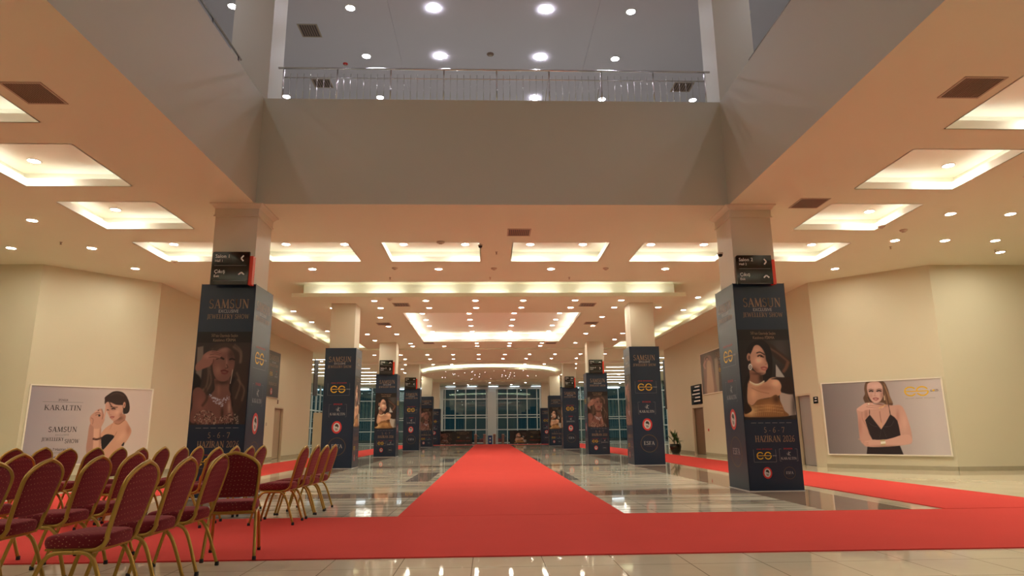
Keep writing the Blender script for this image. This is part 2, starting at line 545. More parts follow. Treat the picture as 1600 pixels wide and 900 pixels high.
# coffers ---------------------------------------------------------
def ring_box(mb, x0, x1, y0, y1, t, z0, z1, mi=0):
    mb.box(x0 - t, x0, y0 - t, y1 + t, z0, z1, mi); mb.box(x1, x1 + t, y0 - t, y1 + t, z0, z1, mi)
    mb.box(x0, x1, y0 - t, y0, z0, z1, mi); mb.box(x0, x1, y1, y1 + t, z0, z1, mi)
def chamber(mb, x0, x1, y0, y1, z0, z1, led, mi=0, holes=()):
    a, b, c_, d = x0 - led, x1 + led, y0 - led, y1 + led
    for p, q in (((a, c_), (a, d)), ((a, d), (b, d)), ((b, d), (b, c_)), ((b, c_), (a, c_))):
        mb.quad((p[0], p[1], z0), (q[0], q[1], z0), (q[0], q[1], z1), (p[0], p[1], z1), mi)
    holed(mb, a, b, c_, d, z1, list(holes), mi=mi)
    holed(mb, a, b, c_, d, z0 + 0.004, [(x0, x1, y0, y1)], down=False, mi=mi)
TN = [10]
def coffer(x0, x1, y0, y1):
    mb = MB()
    ring_box(mb, x0, x1, y0, y1, 0.02, ZC, ZC + 0.14)
    chamber(mb, x0, x1, y0, y1, ZC, ZC + 0.34, 0.26)
    o = struct(mb.build('trim_%d' % TN[0], M['cove'])); TN[0] += 1
    t = MB(); z = ZC + 0.03; r = 0.018
    L = (x1 - x0) * 0.40
    xm, ym = (x0 + x1) / 2, (y0 + y1) / 2
    for yy in (y0 - 0.12, y1 + 0.12):
        t.box(xm - L, xm + L, yy - r, yy + r, z, z + 2 * r)
    L = (y1 - y0) * 0.40
    for xx in (x0 - 0.12, x1 + 0.12):
        t.box(xx - r, xx + r, ym - L, ym + L, z, z + 2 * r)
    t.build('tube_light', M['tube'], o)
for cc in COFFERS: coffer(*cc)

# the raised ring with the dropped island inside it -----------------
ISL = (-6.45, 6.60, 21.25, 34.9)
INN = (-3.20, 3.50, 24.25, 32.25)
ZI, ZR, ZN = 5.50, 5.98, 5.92
mb = MB()
ring_box(mb, *RING, 0.02, ZC, ZC + 0.14)
chamber(mb, *RING, ZC, ZR, 0.34, holes=[(ISL[0] + 0.3, ISL[1] - 0.3, ISL[2] + 0.28, ISL[3])])
o = struct(mb.build('trim_%d' % TN[0], M['ceiling'])); TN[0] += 1
def tubes(parent, a, b, n, frac, z, r=0.02):
    t = MB()
    a, b = Vector(a), Vector(b)
    d = (b - a) / n
    for i in range(n):
        p = a + d * (i + 0.5 - frac / 2); q = a + d * (i + 0.5 + frac / 2)
        x0, x1 = sorted((p.x, q.x)); y0, y1 = sorted((p.y, q.y))
        if x1 - x0 < 0.1: x0 -= r; x1 += r
        else: y0 -= r; y1 += r
        t.box(x0, x1, y0, y1, z, z + 2 * r)
    t.build('tube_light', M['tube2'], parent)
tubes(o, (RING[0] - 0.16, 20.0, 0), (RING[0] - 0.16, 36.0, 0), 9, 0.66, ZC + 0.05)
tubes(o, (RING[1] + 0.16, 20.0, 0), (RING[1] + 0.16, 36.0, 0), 9, 0.66, ZC + 0.05)
tubes(o, (RING[0] + 0.2, RING[3] + 0.16, 0), (RING[1] - 0.2, RING[3] + 0.16, 0), 9, 0.66, ZC + 0.05)
tubes(o, (RING[0] + 0.2, RING[2] - 0.16, 0), (RING[1] - 0.2, RING[2] - 0.16, 0), 9, 0.5, ZC + 0.05)
isl = MB()
holed(isl, ISL[0], ISL[1], ISL[2], ISL[3], ZI, [INN])
x0, x1, y0, y1 = ISL
isl.quad((x0, y0, ZI), (x1, y0, ZI), (x1, y0, ZI + 0.13), (x0, y0, ZI + 0.13))
for p, q in (((x0, y0), (x0, y1)), ((x0, y1), (x1, y1)), ((x1, y1), (x1, y0))):
    isl.quad((p[0], p[1], ZI), (q[0], q[1], ZI), (q[0], q[1], ZI + 0.13), (p[0], p[1], ZI + 0.13))
isl.quad((x0 + 0.3, y0 + 0.28, ZI), (x1 - 0.3, y0 + 0.28, ZI), (x1 - 0.3, y0 + 0.28, ZR), (x0 + 0.3, y0 + 0.28, ZR), 1)
isl.quad((x0, y0 + 0.02, ZI + 0.01), (x1, y0 + 0.02, ZI + 0.01), (x1, y0 + 0.28, ZI + 0.01), (x0, y0 + 0.28, ZI + 0.01))
isl.quad((x0 + 0.3, y1, ZI), (x1 - 0.3, y1, ZI), (x1 - 0.3, y1, ZR), (x0 + 0.3, y1, ZR))
isl.quad((x0 + 0.3, y0 + 0.28, ZI), (x0 + 0.3, y1, ZI), (x0 + 0.3, y1, ZR), (x0 + 0.3, y0 + 0.28, ZR), 1)
isl.quad((x1 - 0.3, y0 + 0.28, ZI), (x1 - 0.3, y1, ZI), (x1 - 0.3, y1, ZR), (x1 - 0.3, y0 + 0.28, ZR), 1)
ring_box(isl, *INN, 0.02, ZI, ZI + 0.12, 1)
chamber(isl, *INN, ZI, ZN, 0.30, 1)
o = struct(isl.build('trim_%d' % TN[0], [M['ceiling'], M['cove']])); TN[0] += 1
tubes(o, (x0 + 0.4, y0 + 0.13, 0), (x1 - 0.4, y0 + 0.13, 0), 7, 0.6, ZI + 0.04)
tubes(o, (INN[0] - 0.14, INN[2], 0), (INN[0] - 0.14, INN[3], 0), 4, 0.72, ZI + 0.04)
tubes(o, (INN[1] + 0.14, INN[2], 0), (INN[1] + 0.14, INN[3], 0), 4, 0.72, ZI + 0.04)
tubes(o, (INN[0], INN[3] + 0.14, 0), (INN[1], INN[3] + 0.14, 0), 4, 0.72, ZI + 0.04)

# far ceiling: a shallow lit step and the round star ceiling -------------
st = MB(); st.box(-9.0, 9.2, 42.45, 42.75, ZC - 0.14, ZC)
o = struct(st.build('trim_%d' % TN[0], M['cove'])); TN[0] += 1
rd = MB(); CR = (0.05, 49.3)
rd.lathe([(4.95, -0.32), (4.95, -0.19), (4.93, -0.19), (4.93, -0.31), (4.68, -0.31), (4.68, 0.0)], (CR[0], CR[1], ZC), 72)
rd.disc(CR, 4.95, ZC - 0.32, 72)
o = struct(rd.build('trim_%d' % TN[0], M['ceiling'])); TN[0] += 1
tb = MB()
tb.tube([(CR[0] + 4.81 * math.cos(a), CR[1] + 4.81 * math.sin(a), ZC - 0.26) for a in np.linspace(0, 2 * math.pi, 60)], 0.03, 6)
tb.build('tube_light', M['tube2'], o)
sb = MB()
for k in range(34):
    a = random.uniform(0, 2 * math.pi); r = 4.5 * math.sqrt(random.random())
    sb.disc((CR[0] + r * math.cos(a), CR[1] + r * math.sin(a)), 0.022, ZC - 0.325, 8)
sb.build('star_lights', M['star'], o)
fb = MB(); fb.box(-9.5, 9.7, 57.0, 57.5, ZC - 0.22, ZC)
struct(fb.build('trim_%d' % TN[0], M['ceiling'])); TN[0] += 1

# curtain walls of the far end -------------------------------------------
def curtain(n, a, b, z0, z1, xs, zs, w=0.09, frame='frame_white', pane_th=0.02):
    """glazed wall from a to b; xs mullion positions along it, zs transom heights"""
    A, B = Vector((*a, 0)), Vector((*b, 0))
    d = B - A; L = d.length
    mtx = Matrix.Translation(A) @ Matrix.Rotation(math.atan2(d.y, d.x), 4, 'Z')
    root = empty('window_%d' % n); root['kind'] = 'structure'
    p = MB(); p.obox(mtx, 0, L, -pane_th / 2, pane_th / 2, z0, z1)
    # single clean pane surface
    p = MB(); p.quad(mtx @ Vector((0, 0, z0)), mtx @ Vector((L, 0, z0)), mtx @ Vector((L, 0, z1)), mtx @ Vector((0, 0, z1)))
    p.build('pane', M['glass'], root)
    fr = MB()
    for x in xs: fr.obox(mtx, x - w / 2, x + w / 2, -0.09, 0.07, z0, z1)
    for z in zs: fr.obox(mtx, 0, L, -0.08, 0.06, z - w / 2, z + w / 2)
    fr.build('window_frame', M[frame], root)
    return root
def lin(a, b, n): return list(np.linspace(a, b, n))
curtain(1, (-16, 68), (-5.0, 68), 0, 5.6, lin(0.05, 10.95, 9), [0.08, 1.25, 2.35, 2.55, 4.3])
curtain(2, (-4.9, 65.5), (-0.15, 65.5), 0, 5.3, lin(0.6, 4.65, 5), [0.1, 1.35, 2.5, 2.75, 4.3])
curtain(3, (0.75, 65.5), (5.35, 65.5), 0, 5.3, lin(0.1, 4.0, 5), [0.1, 1.35, 2.5, 2.75, 4.3])
curtain(4, (5.45, 68), (16, 68), 0, 5.6, lin(0.05, 10.5, 9), [0.08, 1.25, 2.35, 2.55, 4.3])
curtain(5, (-16, 37), (-16, 68), 0, 5.6, lin(0.1, 30.9, 22), [0.08, 1.6, 3.2, 4.7])
curtain(6, (16, 68), (16, 37), 0, 5.6, lin(0.1, 30.9, 22), [0.08, 1.6, 3.2, 4.7])
pr = MB()
for (a, b) in ((-5.0, -4.45), (-0.15, 0.75), (5.0, 5.45)): pr.box(a, b, 65.3, 65.7, 0, 5.4)
pr.box(-5.0, 5.45, 65.25, 65.6, 5.25, 5.45)
struct(pr.build('trim_%d' % TN[0], M['frame_white'])); TN[0] += 1
hd = MB(); hd.box(-5.0, 5.45, 65.1, 65.3, 5.46, 5.52)
o = struct(hd.build('trim_%d' % TN[0], M['frame_white'])); TN[0] += 1
cs = MB()
for k in range(5): cs.box(-4.2 + 2.1 * k, -3.3 + 2.1 * k, 65.02, 65.1, 5.475, 5.505)
cs.build('led_strip', M['coolstrip'], o)
for sx in (-1, 1):
    cs = MB()
    for k in range(5):
        a = 5.8 + 2.1 * k
        x0, x1 = sorted((sx * a, sx * (a + 1.3)))
        cs.box(x0, x1, 67.3, 67.42, 5.42, 5.5)
    cs.build('led_strip', M['coolstrip'], o)
# white vertical blinds hanging behind the side glazing
bl = MB()
for sx in (-1, 1):
    for k in range(26):
        x = sx * (6.0 + 0.38 * k)
        if abs(x) > 15.6: continue
        bl.obox(Matrix.Translation((x, 68.5, 0)) @ Matrix.Rotation(0.5, 4, 'Z'), -0.12, 0.12, -0.01, 0.01, 2.6, 4.3)
struct(bl.build('trim_%d' % TN[0], M['frame_white'])); TN[0] += 1
# ================================================================== PRINTED PICTURES
class Paint:
    """a small painter: soft shapes on a grid, kept as the colours of a printed sheet"""
    def __init__(s, quad, ox, oy, sc, nx, ny, bg):
        # quad: TL,TR,BR,BL in photo pixels; shapes are given in crop pixels: photo = (ox,oy)+p/sc
        s.q = [np.array(p, float) for p in quad]
        s.ox, s.oy, s.sc = ox, oy, sc
        s.asp = 1.0
        u = (np.arange(nx) + 0.5) / nx
        v = (np.arange(ny) + 0.5) / ny
        s.nx, s.ny = nx, ny
        s.U, s.V = np.meshgrid(u, v)          # v runs downward
        TL, TR, BR, BL = s.q
        U, V = s.U[..., None], s.V[..., None]
        P = (TL * (1 - U) + TR * U) * (1 - V) + (BL * (1 - U) + BR * U) * V
        s.P = (P - np.array([ox, oy])) * sc   # every cell in crop pixels
        s.C = np.zeros((ny, nx, 3)) + np.array(bg, float)
    def mix(s, m, col):
        m = m[..., None]
        s.C = s.C * (1 - m) + np.array(col, float) * m
    def gradx(s, c0, c1, lo=0.0, hi=1.0):
        t = np.clip((s.U - lo) / (hi - lo), 0, 1)[..., None]
        s.C = np.array(c0, float) * (1 - t) + np.array(c1, float) * t
    def poly_mask(s, pts, soft, smooth=True):
        pts = catmull(pts, 5, True) if smooth else [np.array(p, float) for p in pts]
        X, Y = s.P[..., 0], s.P[..., 1]
        inside = np.zeros(X.shape, bool)
        dist = np.full(X.shape, 1e9)
        n = len(pts)
        for i in range(n):
            x1, y1 = pts[i]; x2, y2 = pts[(i + 1) % n]
            if abs(y2 - y1) > 1e-9:
                c = ((y1 > Y) != (y2 > Y)) & (X < (x2 - x1) * (Y - y1) / (y2 - y1) + x1)
                inside ^= c
            dx, dy = x2 - x1, y2 - y1
            L = dx * dx + dy * dy + 1e-9
            t = np.clip(((X - x1) * dx + (Y - y1) * dy) / L, 0, 1)
            dist = np.minimum(dist, np.hypot(X - x1 - t * dx, Y - y1 - t * dy))
        sd = np.where(inside, dist, -dist)
        return np.clip(sd / soft + 0.5, 0, 1)
    def poly(s, pts, col, soft=7, smooth=True, a=1.0):
        m = s.poly_mask(pts, soft, smooth) * a
        s.mix(m, col); return m
    def ell(s, cx, cy, rx, ry, col, soft=0.25, a=1.0, ang=0.0, clip=None):
        X, Y = s.P[..., 0] - cx, s.P[..., 1] - cy
        c, q = math.cos(ang), math.sin(ang)
        X, Y = X * c + Y * q, -X * q + Y * c
        r = np.hypot(X / rx, Y / ry)
        m = np.clip((1 - r) / soft + 0.5, 0, 1) * a
        if clip is not None: m = m * clip
        s.mix(m, col)
    def glow(s, cx, cy, rx, ry, col, a=0.6, clip=None, ang=0.0):
        X, Y = s.P[..., 0] - cx, s.P[..., 1] - cy
        c, q = math.cos(ang), math.sin(ang)
        X, Y = X * c + Y * q, -X * q + Y * c
        m = a * np.exp(-((X / rx) ** 2 + (Y / ry) ** 2))
        if clip is not None: m = m * clip
        s.mix(m, col)
    def line(s, pts, w, col, soft=3, a=1.0, smooth=True):
        pts = catmull(pts, 5) if smooth and len(pts) > 2 else [np.array(p, float) for p in pts]
        X, Y = s.P[..., 0], s.P[..., 1]
        dist = np.full(X.shape, 1e9)
        for (x1, y1), (x2, y2) in zip(pts, pts[1:]):
            dx, dy = x2 - x1, y2 - y1
            L = dx * dx + dy * dy + 1e-9
            t = np.clip(((X - x1) * dx + (Y - y1) * dy) / L, 0, 1)
            dist = np.minimum(dist, np.hypot(X - x1 - t * dx, Y - y1 - t * dy))
        s.mix(np.clip((w / 2 - dist) / soft + 0.5, 0, 1) * a, col)
    def speckle(s, pts, n, r, col, seed=1, a=0.9):
        rr = random.Random(seed)
        xs = [p[0] for p in pts]; ys = [p[1] for p in pts]
        m = s.poly_mask(pts, 2)
        for _ in range(n):
            cx, cy = rr.uniform(min(xs), max(xs)), rr.uniform(min(ys), max(ys))
            q = rr.uniform(0.5, 1.0)
            s.ell(cx, cy, r * q, r * q, col, 0.8, a * q, clip=m)

def photo_earring(nx, ny):
    p = Paint([(1152.5, 515), (1232, 514), (1245.5, 655), (1163.8, 655)], 1145, 510, 5.81, nx, ny, (34, 28, 25))
    p.glow(430, 200, 110, 170, (70, 62, 54), 0.8)
    p.poly([(395, 345), (470, 455), (480, 470), (395, 460)], (160, 148, 132), 5, False)
    p.poly([(425, 600), (548, 612), (590, 800), (470, 815), (435, 700)], (158, 140, 120), 6, False)
    p.glow(560, 720, 26, 130, (60, 52, 46), 0.8)
    # raised arm and hand behind the head
    p.line([(230, 150), (330, 190), (410, 260), (500, 330)], 74, (50, 34, 27), 20)
    p.line([(300, 180), (400, 235), (500, 315)], 16, (92, 62, 45), 16)
    p.line([(505, 330), (490, 375), (468, 408)], 30, (96, 62, 44), 14)
    # hair
    p.poly([(155, 330), (128, 250), (145, 185), (200, 135), (285, 130), (345, 200), (365, 330), (350, 470), (300, 500), (250, 420), (300, 260), (235, 175), (195, 190), (168, 262)], (22, 17, 15), 8)
    p.poly([(128, 470), (180, 400), (260, 450), (340, 500), (300, 520), (150, 520), (110, 640), (95, 560)], (28, 21, 18), 10)
    # neck
    nk = p.poly([(158, 395), (225, 425), (268, 445), (280, 500), (330, 520), (250, 560), (140, 540), (158, 470)], (128, 86, 62), 8)
    p.glow(262, 470, 24, 55, (45, 28, 20), 0.9, nk)
    # chest and shoulder
    ch = p.poly([(150, 515), (230, 528), (300, 508), (345, 472), (405, 470), (442, 520), (446, 590), (418, 632), (330, 648), (235, 668), (182, 715), (140, 695), (134, 600)], (176, 128, 94), 8)
    p.glow(392, 520, 44, 44, (222, 172, 132), 0.8, ch)
    p.glow(190, 610, 36, 60, (215, 165, 122), 0.6, ch)
    p.glow(300, 560, 90, 26, (150, 100, 72), 0.6, ch)
    p.line([(175, 560), (240, 590), (330, 610)], 7, (140, 92, 65), 9, 0.7)
    # face
    fc = p.poly([(200, 178), (238, 172), (276, 210), (298, 258), (306, 305), (322, 345), (322, 378), (306, 402), (300, 430), (268, 443), (222, 420), (182, 375), (166, 325), (162, 268), (178, 225)], (176, 128, 99), 6)
    p.glow(237, 312, 34, 28, (228, 186, 150), 0.85, fc)
    p.glow(222, 215, 36, 26, (205, 158, 125), 0.6, fc)
    p.glow(205, 395, 40, 22, (110, 72, 52), 0.8, fc, 0.6)
    p.glow(300, 240, 18, 60, (96, 62, 46), 0.6, fc)
    p.line([(222, 243), (252, 236), (292, 258)], 10, (40, 26, 20), 5)
    p.line([(232, 272), (255, 264), (280, 280)], 13, (44, 28, 22), 6)
    p.ell(262, 275, 9, 6, (18, 12, 10))
    p.line([(292, 275), (304, 312), (318, 338), (300, 346)], 5, (120, 78, 58), 6, 0.8)
    p.line([(262, 378), (290, 372), (314, 382)], 11, (138, 66, 58), 6)
    p.line([(266, 390), (290, 398), (308, 392)], 11, (160, 88, 76), 6)
    p.glow(235, 432, 60, 12, (70, 44, 32), 0.8)
    # ear, earring, necklace
    p.ell(149, 280, 19, 36, (160, 112, 86), 0.3)
    p.ell(152, 285, 9, 20, (96, 62, 46), 0.5)
    p.ell(162, 370, 18, 30, (188, 180, 160), 0.25); p.ell(162, 372, 9, 16, (80, 66, 50), 0.5); p.ell(162, 372, 4, 8, (215, 205, 185), 0.5)
    for k in range(16):
        t = k / 15
        x, y = 160 + 125 * t, 505 + 26 * math.sin(math.pi * t) - 4 * t
        p.ell(x, y, 6, 7, (218, 190, 150), 0.5); p.ell(x, y + 13, 5, 6, (190, 155, 112), 0.6, 0.8)
    # metallic dress
    dr = p.poly([(232, 668), (330, 652), (400, 622), (440, 690), (470, 760), (490, 815), (95, 815), (110, 760), (140, 700), (182, 718)], (118, 76, 42), 6)
    p.glow(165, 770, 60, 50, (212, 170, 112), 0.8, dr)
    p.glow(330, 730, 70, 40, (176, 122, 70), 0.7, dr)
    p.glow(400, 660, 30, 34, (60, 34, 20), 0.8, dr)
    for k in range(15):
        x = 215 + 17 * k
        p.line([(x, 712), (x + 6, 805)], 3, (205, 158, 96), 4, 0.45 , False)
    for k in range(3): p.line([(200, 722 + 28 * k), (330, 712 + 28 * k), (460, 728 + 28 * k)], 3, (214, 168, 104), 4, 0.6)
    p.poly([(352, 480), (430, 466), (560, 478), (560, 612), (445, 598), (446, 540), (415, 490)], (40, 27, 22), 8)
    p.poly([(112, 700), (140, 700), (175, 760), (110, 790)], (36, 24, 18), 6)
    p.mix(np.clip((0.125 - p.V) / 0.01, 0, 1) * 0.85, (26, 21, 18))
    return p

def photo_necklace(nx, ny):
    p = Paint([(309, 519), (397, 519), (386.5, 659), (297, 659)], 292, 510, 5.81, nx, ny, (52, 39, 35))
    p.glow(520, 250, 120, 120, (66, 50, 44), 0.7)
    p.poly([(95, 190), (150, 180), (150, 300), (130, 480), (80, 480)], (128, 112, 94), 10, False)
    p.poly([(60, 420), (130, 470), (110, 560), (50, 560)], (20, 15, 14), 14)
    # hair masses
    p.poly([(215, 200), (330, 155), (450, 168), (525, 270), (560, 400), (560, 560), (520, 700), (430, 800), (390, 640), (430, 480), (260, 470), (235, 560), (190, 620), (110, 640), (150, 480), (160, 330)], (62, 44, 36), 12)
    for pts in ([(190, 330), (200, 430), (180, 540), (120, 600)], [(215, 400), (225, 500), (175, 590)], [(450, 170), (510, 230), (500, 330)],
                [(470, 420), (500, 520), (460, 640)], [(240, 210), (200, 300), (215, 380)], [(480, 480), (540, 560), (520, 660)], [(160, 560), (100, 600), (110, 660)]):
        p.line(pts, 15, (128, 98, 74), 16, 0.7)
    p.line([(440, 470), (405, 560), (420, 700)], 30, (34, 24, 22), 20)
    # chest
    ch = p.poly([(60, 570), (120, 545), (190, 610), (260, 610), (330, 640), (400, 600), (425, 720), (440, 800), (400, 850), (50, 850), (55, 700)], (122, 76, 62), 10)
    p.glow(130, 690, 50, 80, (150, 96, 78), 0.6, ch)
    p.glow(400, 720, 16, 60, (205, 160, 130), 0.7, ch)
    p.glow(335, 770, 14, 50, (54, 32, 26), 0.8, ch)
    p.line([(175, 560), (190, 640), (150, 700)], 22, (70, 46, 38), 16, 0.8)
    # neck
    nk = p.poly([(258, 470), (330, 490), (400, 465), (398, 560), (410, 620), (320, 650), (225, 620), (262, 560)], (124, 80, 64), 8)
    p.glow(330, 500, 80, 24, (56, 34, 28), 0.9, nk)
    p.glow(300, 570, 16, 50, (160, 108, 84), 0.6, nk)
    # face under the hand's shade
    fc = p.poly([(275, 225), (345, 188), (415, 215), (448, 290), (440, 385), (402, 462), (350, 494), (292, 482), (252, 430), (240, 330)], (132, 86, 69), 7)
    p.glow(290, 395, 34, 46, (172, 116, 92), 0.7, fc)
    p.glow(372, 330, 9, 60, (176, 122, 98), 0.7, fc)
    p.glow(420, 250, 40, 60, (58, 38, 32), 0.7, fc)
    p.glow(345, 215, 50, 26, (178, 128, 104), 0.5, fc)
    p.line([(278, 292), (310, 282), (342, 296)], 16, (30, 18, 16), 8)
    p.line([(402, 300), (424, 294), (444, 302)], 14, (28, 18, 16), 8)
    p.line([(372, 345), (384, 372), (362, 378)], 7, (64, 38, 32), 6, 0.9)
    p.line([(322, 402), (352, 396), (384, 408)], 13, (96, 36, 36), 6)
    p.line([(328, 418), (354, 426), (378, 418)], 13, (118, 54, 50), 6)
    # hair strands across the brow
    p.line([(240, 230), (300, 190), (380, 172), (450, 200)], 34, (70, 50, 40), 22)
    p.line([(440, 190), (500, 240), (505, 320)], 22, (140, 108, 84), 18, 0.6)
    # hand
    hd = p.poly([(82, 345), (130, 300), (155, 255), (215, 222), (290, 228), (318, 248), (312, 285), (262, 300), (228, 350), (150, 382), (84, 398)], (158, 104, 84), 8)
    p.glow(190, 270, 40, 24, (190, 134, 110), 0.7, hd)
    for pts in ([(215, 258), (262, 250), (312, 262)], [(205, 282), (250, 278), (300, 290)], [(232, 232), (275, 236), (318, 250)]):
        p.line(pts, 5, (86, 50, 42), 6, 0.9)
    p.line([(250, 300), (242, 330), (225, 352)], 8, (80, 46, 38), 8, 0.8)
    # jewels
    p.speckle([(212, 600), (260, 628), (330, 642), (405, 605), (400, 650), (350, 700), (320, 720), (280, 690), (232, 655)], 130, 7, (205, 198, 196), 3)
    p.line([(430, 392), (420, 450), (408, 512)], 6, (205, 180, 150), 5)
    p.speckle([(90, 770), (200, 740), (300, 800), (400, 770), (480, 780), (490, 860), (70, 860)], 230, 6, (196, 164, 132), 5)
    p.speckle([(90, 770), (200, 740), (300, 800), (400, 770), (480, 780), (490, 860), (70, 860)], 120, 6, (40, 26, 22), 6)
    p.mix(np.clip((0.125 - p.V) / 0.01, 0, 1) * 0.85, (26, 21, 18))
    p.C *= 0.92
    return p

def photo_bob(nx, ny):
    p = Paint([(42, 600), (238, 608), (232, 727), (30, 712)], 110, 595, 7.2, nx, ny, (170, 155, 145))
    p.gradx((150, 136, 132), (200, 180, 160), 0.0, 0.75)
    # arms behind
    p.poly([(170, 470), (222, 500), (232, 600), (228, 800), (160, 810), (140, 740), (150, 620)], (170, 122, 100), 6)
    # neck
    nk = p.poly([(455, 435), (540, 370), (598, 392), (592, 460), (620, 500), (470, 510)], (172, 122, 96), 6)
    p.glow(520, 420, 50, 26, (110, 70, 52), 0.8, nk)
    ch = p.poly([(455, 470), (520, 492), (595, 445), (650, 515), (682, 580), (655, 650), (590, 735), (470, 830), (430, 880), (350, 850), (335, 770), (400, 720), (470, 630), (400, 598), (345, 612), (312, 645), (304, 590), (350, 530), (410, 490)], (198, 146, 114), 6)
    p.glow(640, 560, 30, 60, (166, 112, 84), 0.7, ch)
    p.glow(560, 640, 70, 40, (218, 168, 134), 0.6, ch, -0.8)
    p.line([(500, 575), (470, 625)], 5, (140, 92, 68), 6, 0.8)
    p.line([(440, 480), (410, 540)], 5, (160, 110, 84), 6, 0.6)
    p.poly([(310, 645), (345, 605), (400, 596), (470, 625), (420, 690), (345, 765), (322, 740)], (28, 24, 26), 5)
    p.poly([(565, 735), (600, 700), (592, 745)], (28, 24, 26), 4)
    # hair back, face, hair front
    p.poly([(560, 200), (615, 200), (642, 290), (636, 348), (602, 372), (560, 352)], (44, 31, 27), 6)
    fc = p.poly([(342, 245), (380, 225), (450, 235), (540, 270), (560, 320), (552, 378), (512, 420), (462, 446), (430, 438), (402, 408), (376, 362), (350, 310)], (192, 142, 116), 5)
    p.glow(490, 350, 34, 28, (216, 166, 136), 0.6, fc)
    p.glow(540, 385, 24, 30, (140, 92, 70), 0.7, fc)
    p.glow(405, 270, 20, 30, (150, 104, 84), 0.5, fc)
    p.line([(408, 282), (440, 290), (490, 292)], 8, (60, 38, 30), 4)
    p.glow(440, 306, 30, 16, (110, 76, 62), 0.8)
    p.line([(422, 309), (442, 302), (462, 311)], 11, (24, 16, 15), 4)
    p.line([(364, 320), (374, 316), (384, 324)], 8, (34, 22, 20), 4)
    p.line([(395, 318), (392, 350), (402, 376), (424, 380)], 5, (150, 100, 80), 4, 0.8)
    p.line([(408, 402), (430, 398), (456, 400)], 9, (138, 58, 54), 4)
    p.line([(414, 412), (434, 414), (450, 408)], 8, (160, 80, 74), 4)
    p.poly([(330, 205), (332, 172), (380, 135), (430, 108), (495, 105), (560, 128), (612, 195), (600, 260), (560, 270), (540, 268), (470, 262), (400, 232), (360, 228), (334, 250)], (54, 37, 32), 6)
    p.line([(385, 225), (405, 262), (425, 285)], 10, (54, 37, 32), 6)
    p.line([(400, 150), (480, 128), (560, 160)], 14, (84, 58, 48), 16, 0.6)
    p.ell(573, 268, 16, 36, (196, 142, 114), 0.3); p.ell(574, 270, 7, 18, (130, 84, 66), 0.5)
    # front forearm and hands
    fa = p.poly([(224, 500), (300, 500), (306, 600), (318, 720), (330, 800), (300, 840), (228, 810), (220, 640)], (204, 154, 124), 5)
    p.glow(300, 620, 14, 150, (150, 104, 82), 0.7, fa)
    hd = p.poly([(165, 392), (215, 340), (250, 312), (298, 306), (330, 372), (340, 430), (318, 485), (290, 522), (226, 522), (205, 490), (178, 470)], (188, 138, 112), 6)
    p.line([(300, 306), (318, 360), (312, 420)], 6, (118, 78, 62), 5)
    p.line([(350, 292), (342, 360), (332, 410)], 15, (198, 146, 120), 6)
    p.line([(222, 335), (262, 322), (290, 340)], 14, (206, 158, 132), 6); p.line([(225, 352), (262, 342), (288, 356)], 4, (112, 74, 60), 4)
    p.line([(230, 372), (270, 366), (288, 380)], 5, (112, 74, 60), 4)
    p.ell(275, 378, 12, 13, (46, 36, 34), 0.4); p.ell(262, 320, 9, 6, (70, 56, 50), 0.5)
    p.line([(180, 400), (205, 420), (200, 470)], 6, (130, 88, 70), 6, 0.8)
    p.line([(222, 636), (265, 642), (308, 632)], 24, (74, 44, 36), 4)
    p.line([(226, 634), (304, 630)], 6, (170, 120, 80), 4, 0.8, False)
    p.line([(470, 478), (520, 488), (588, 444)], 7, (130, 86, 54), 4)
    return p

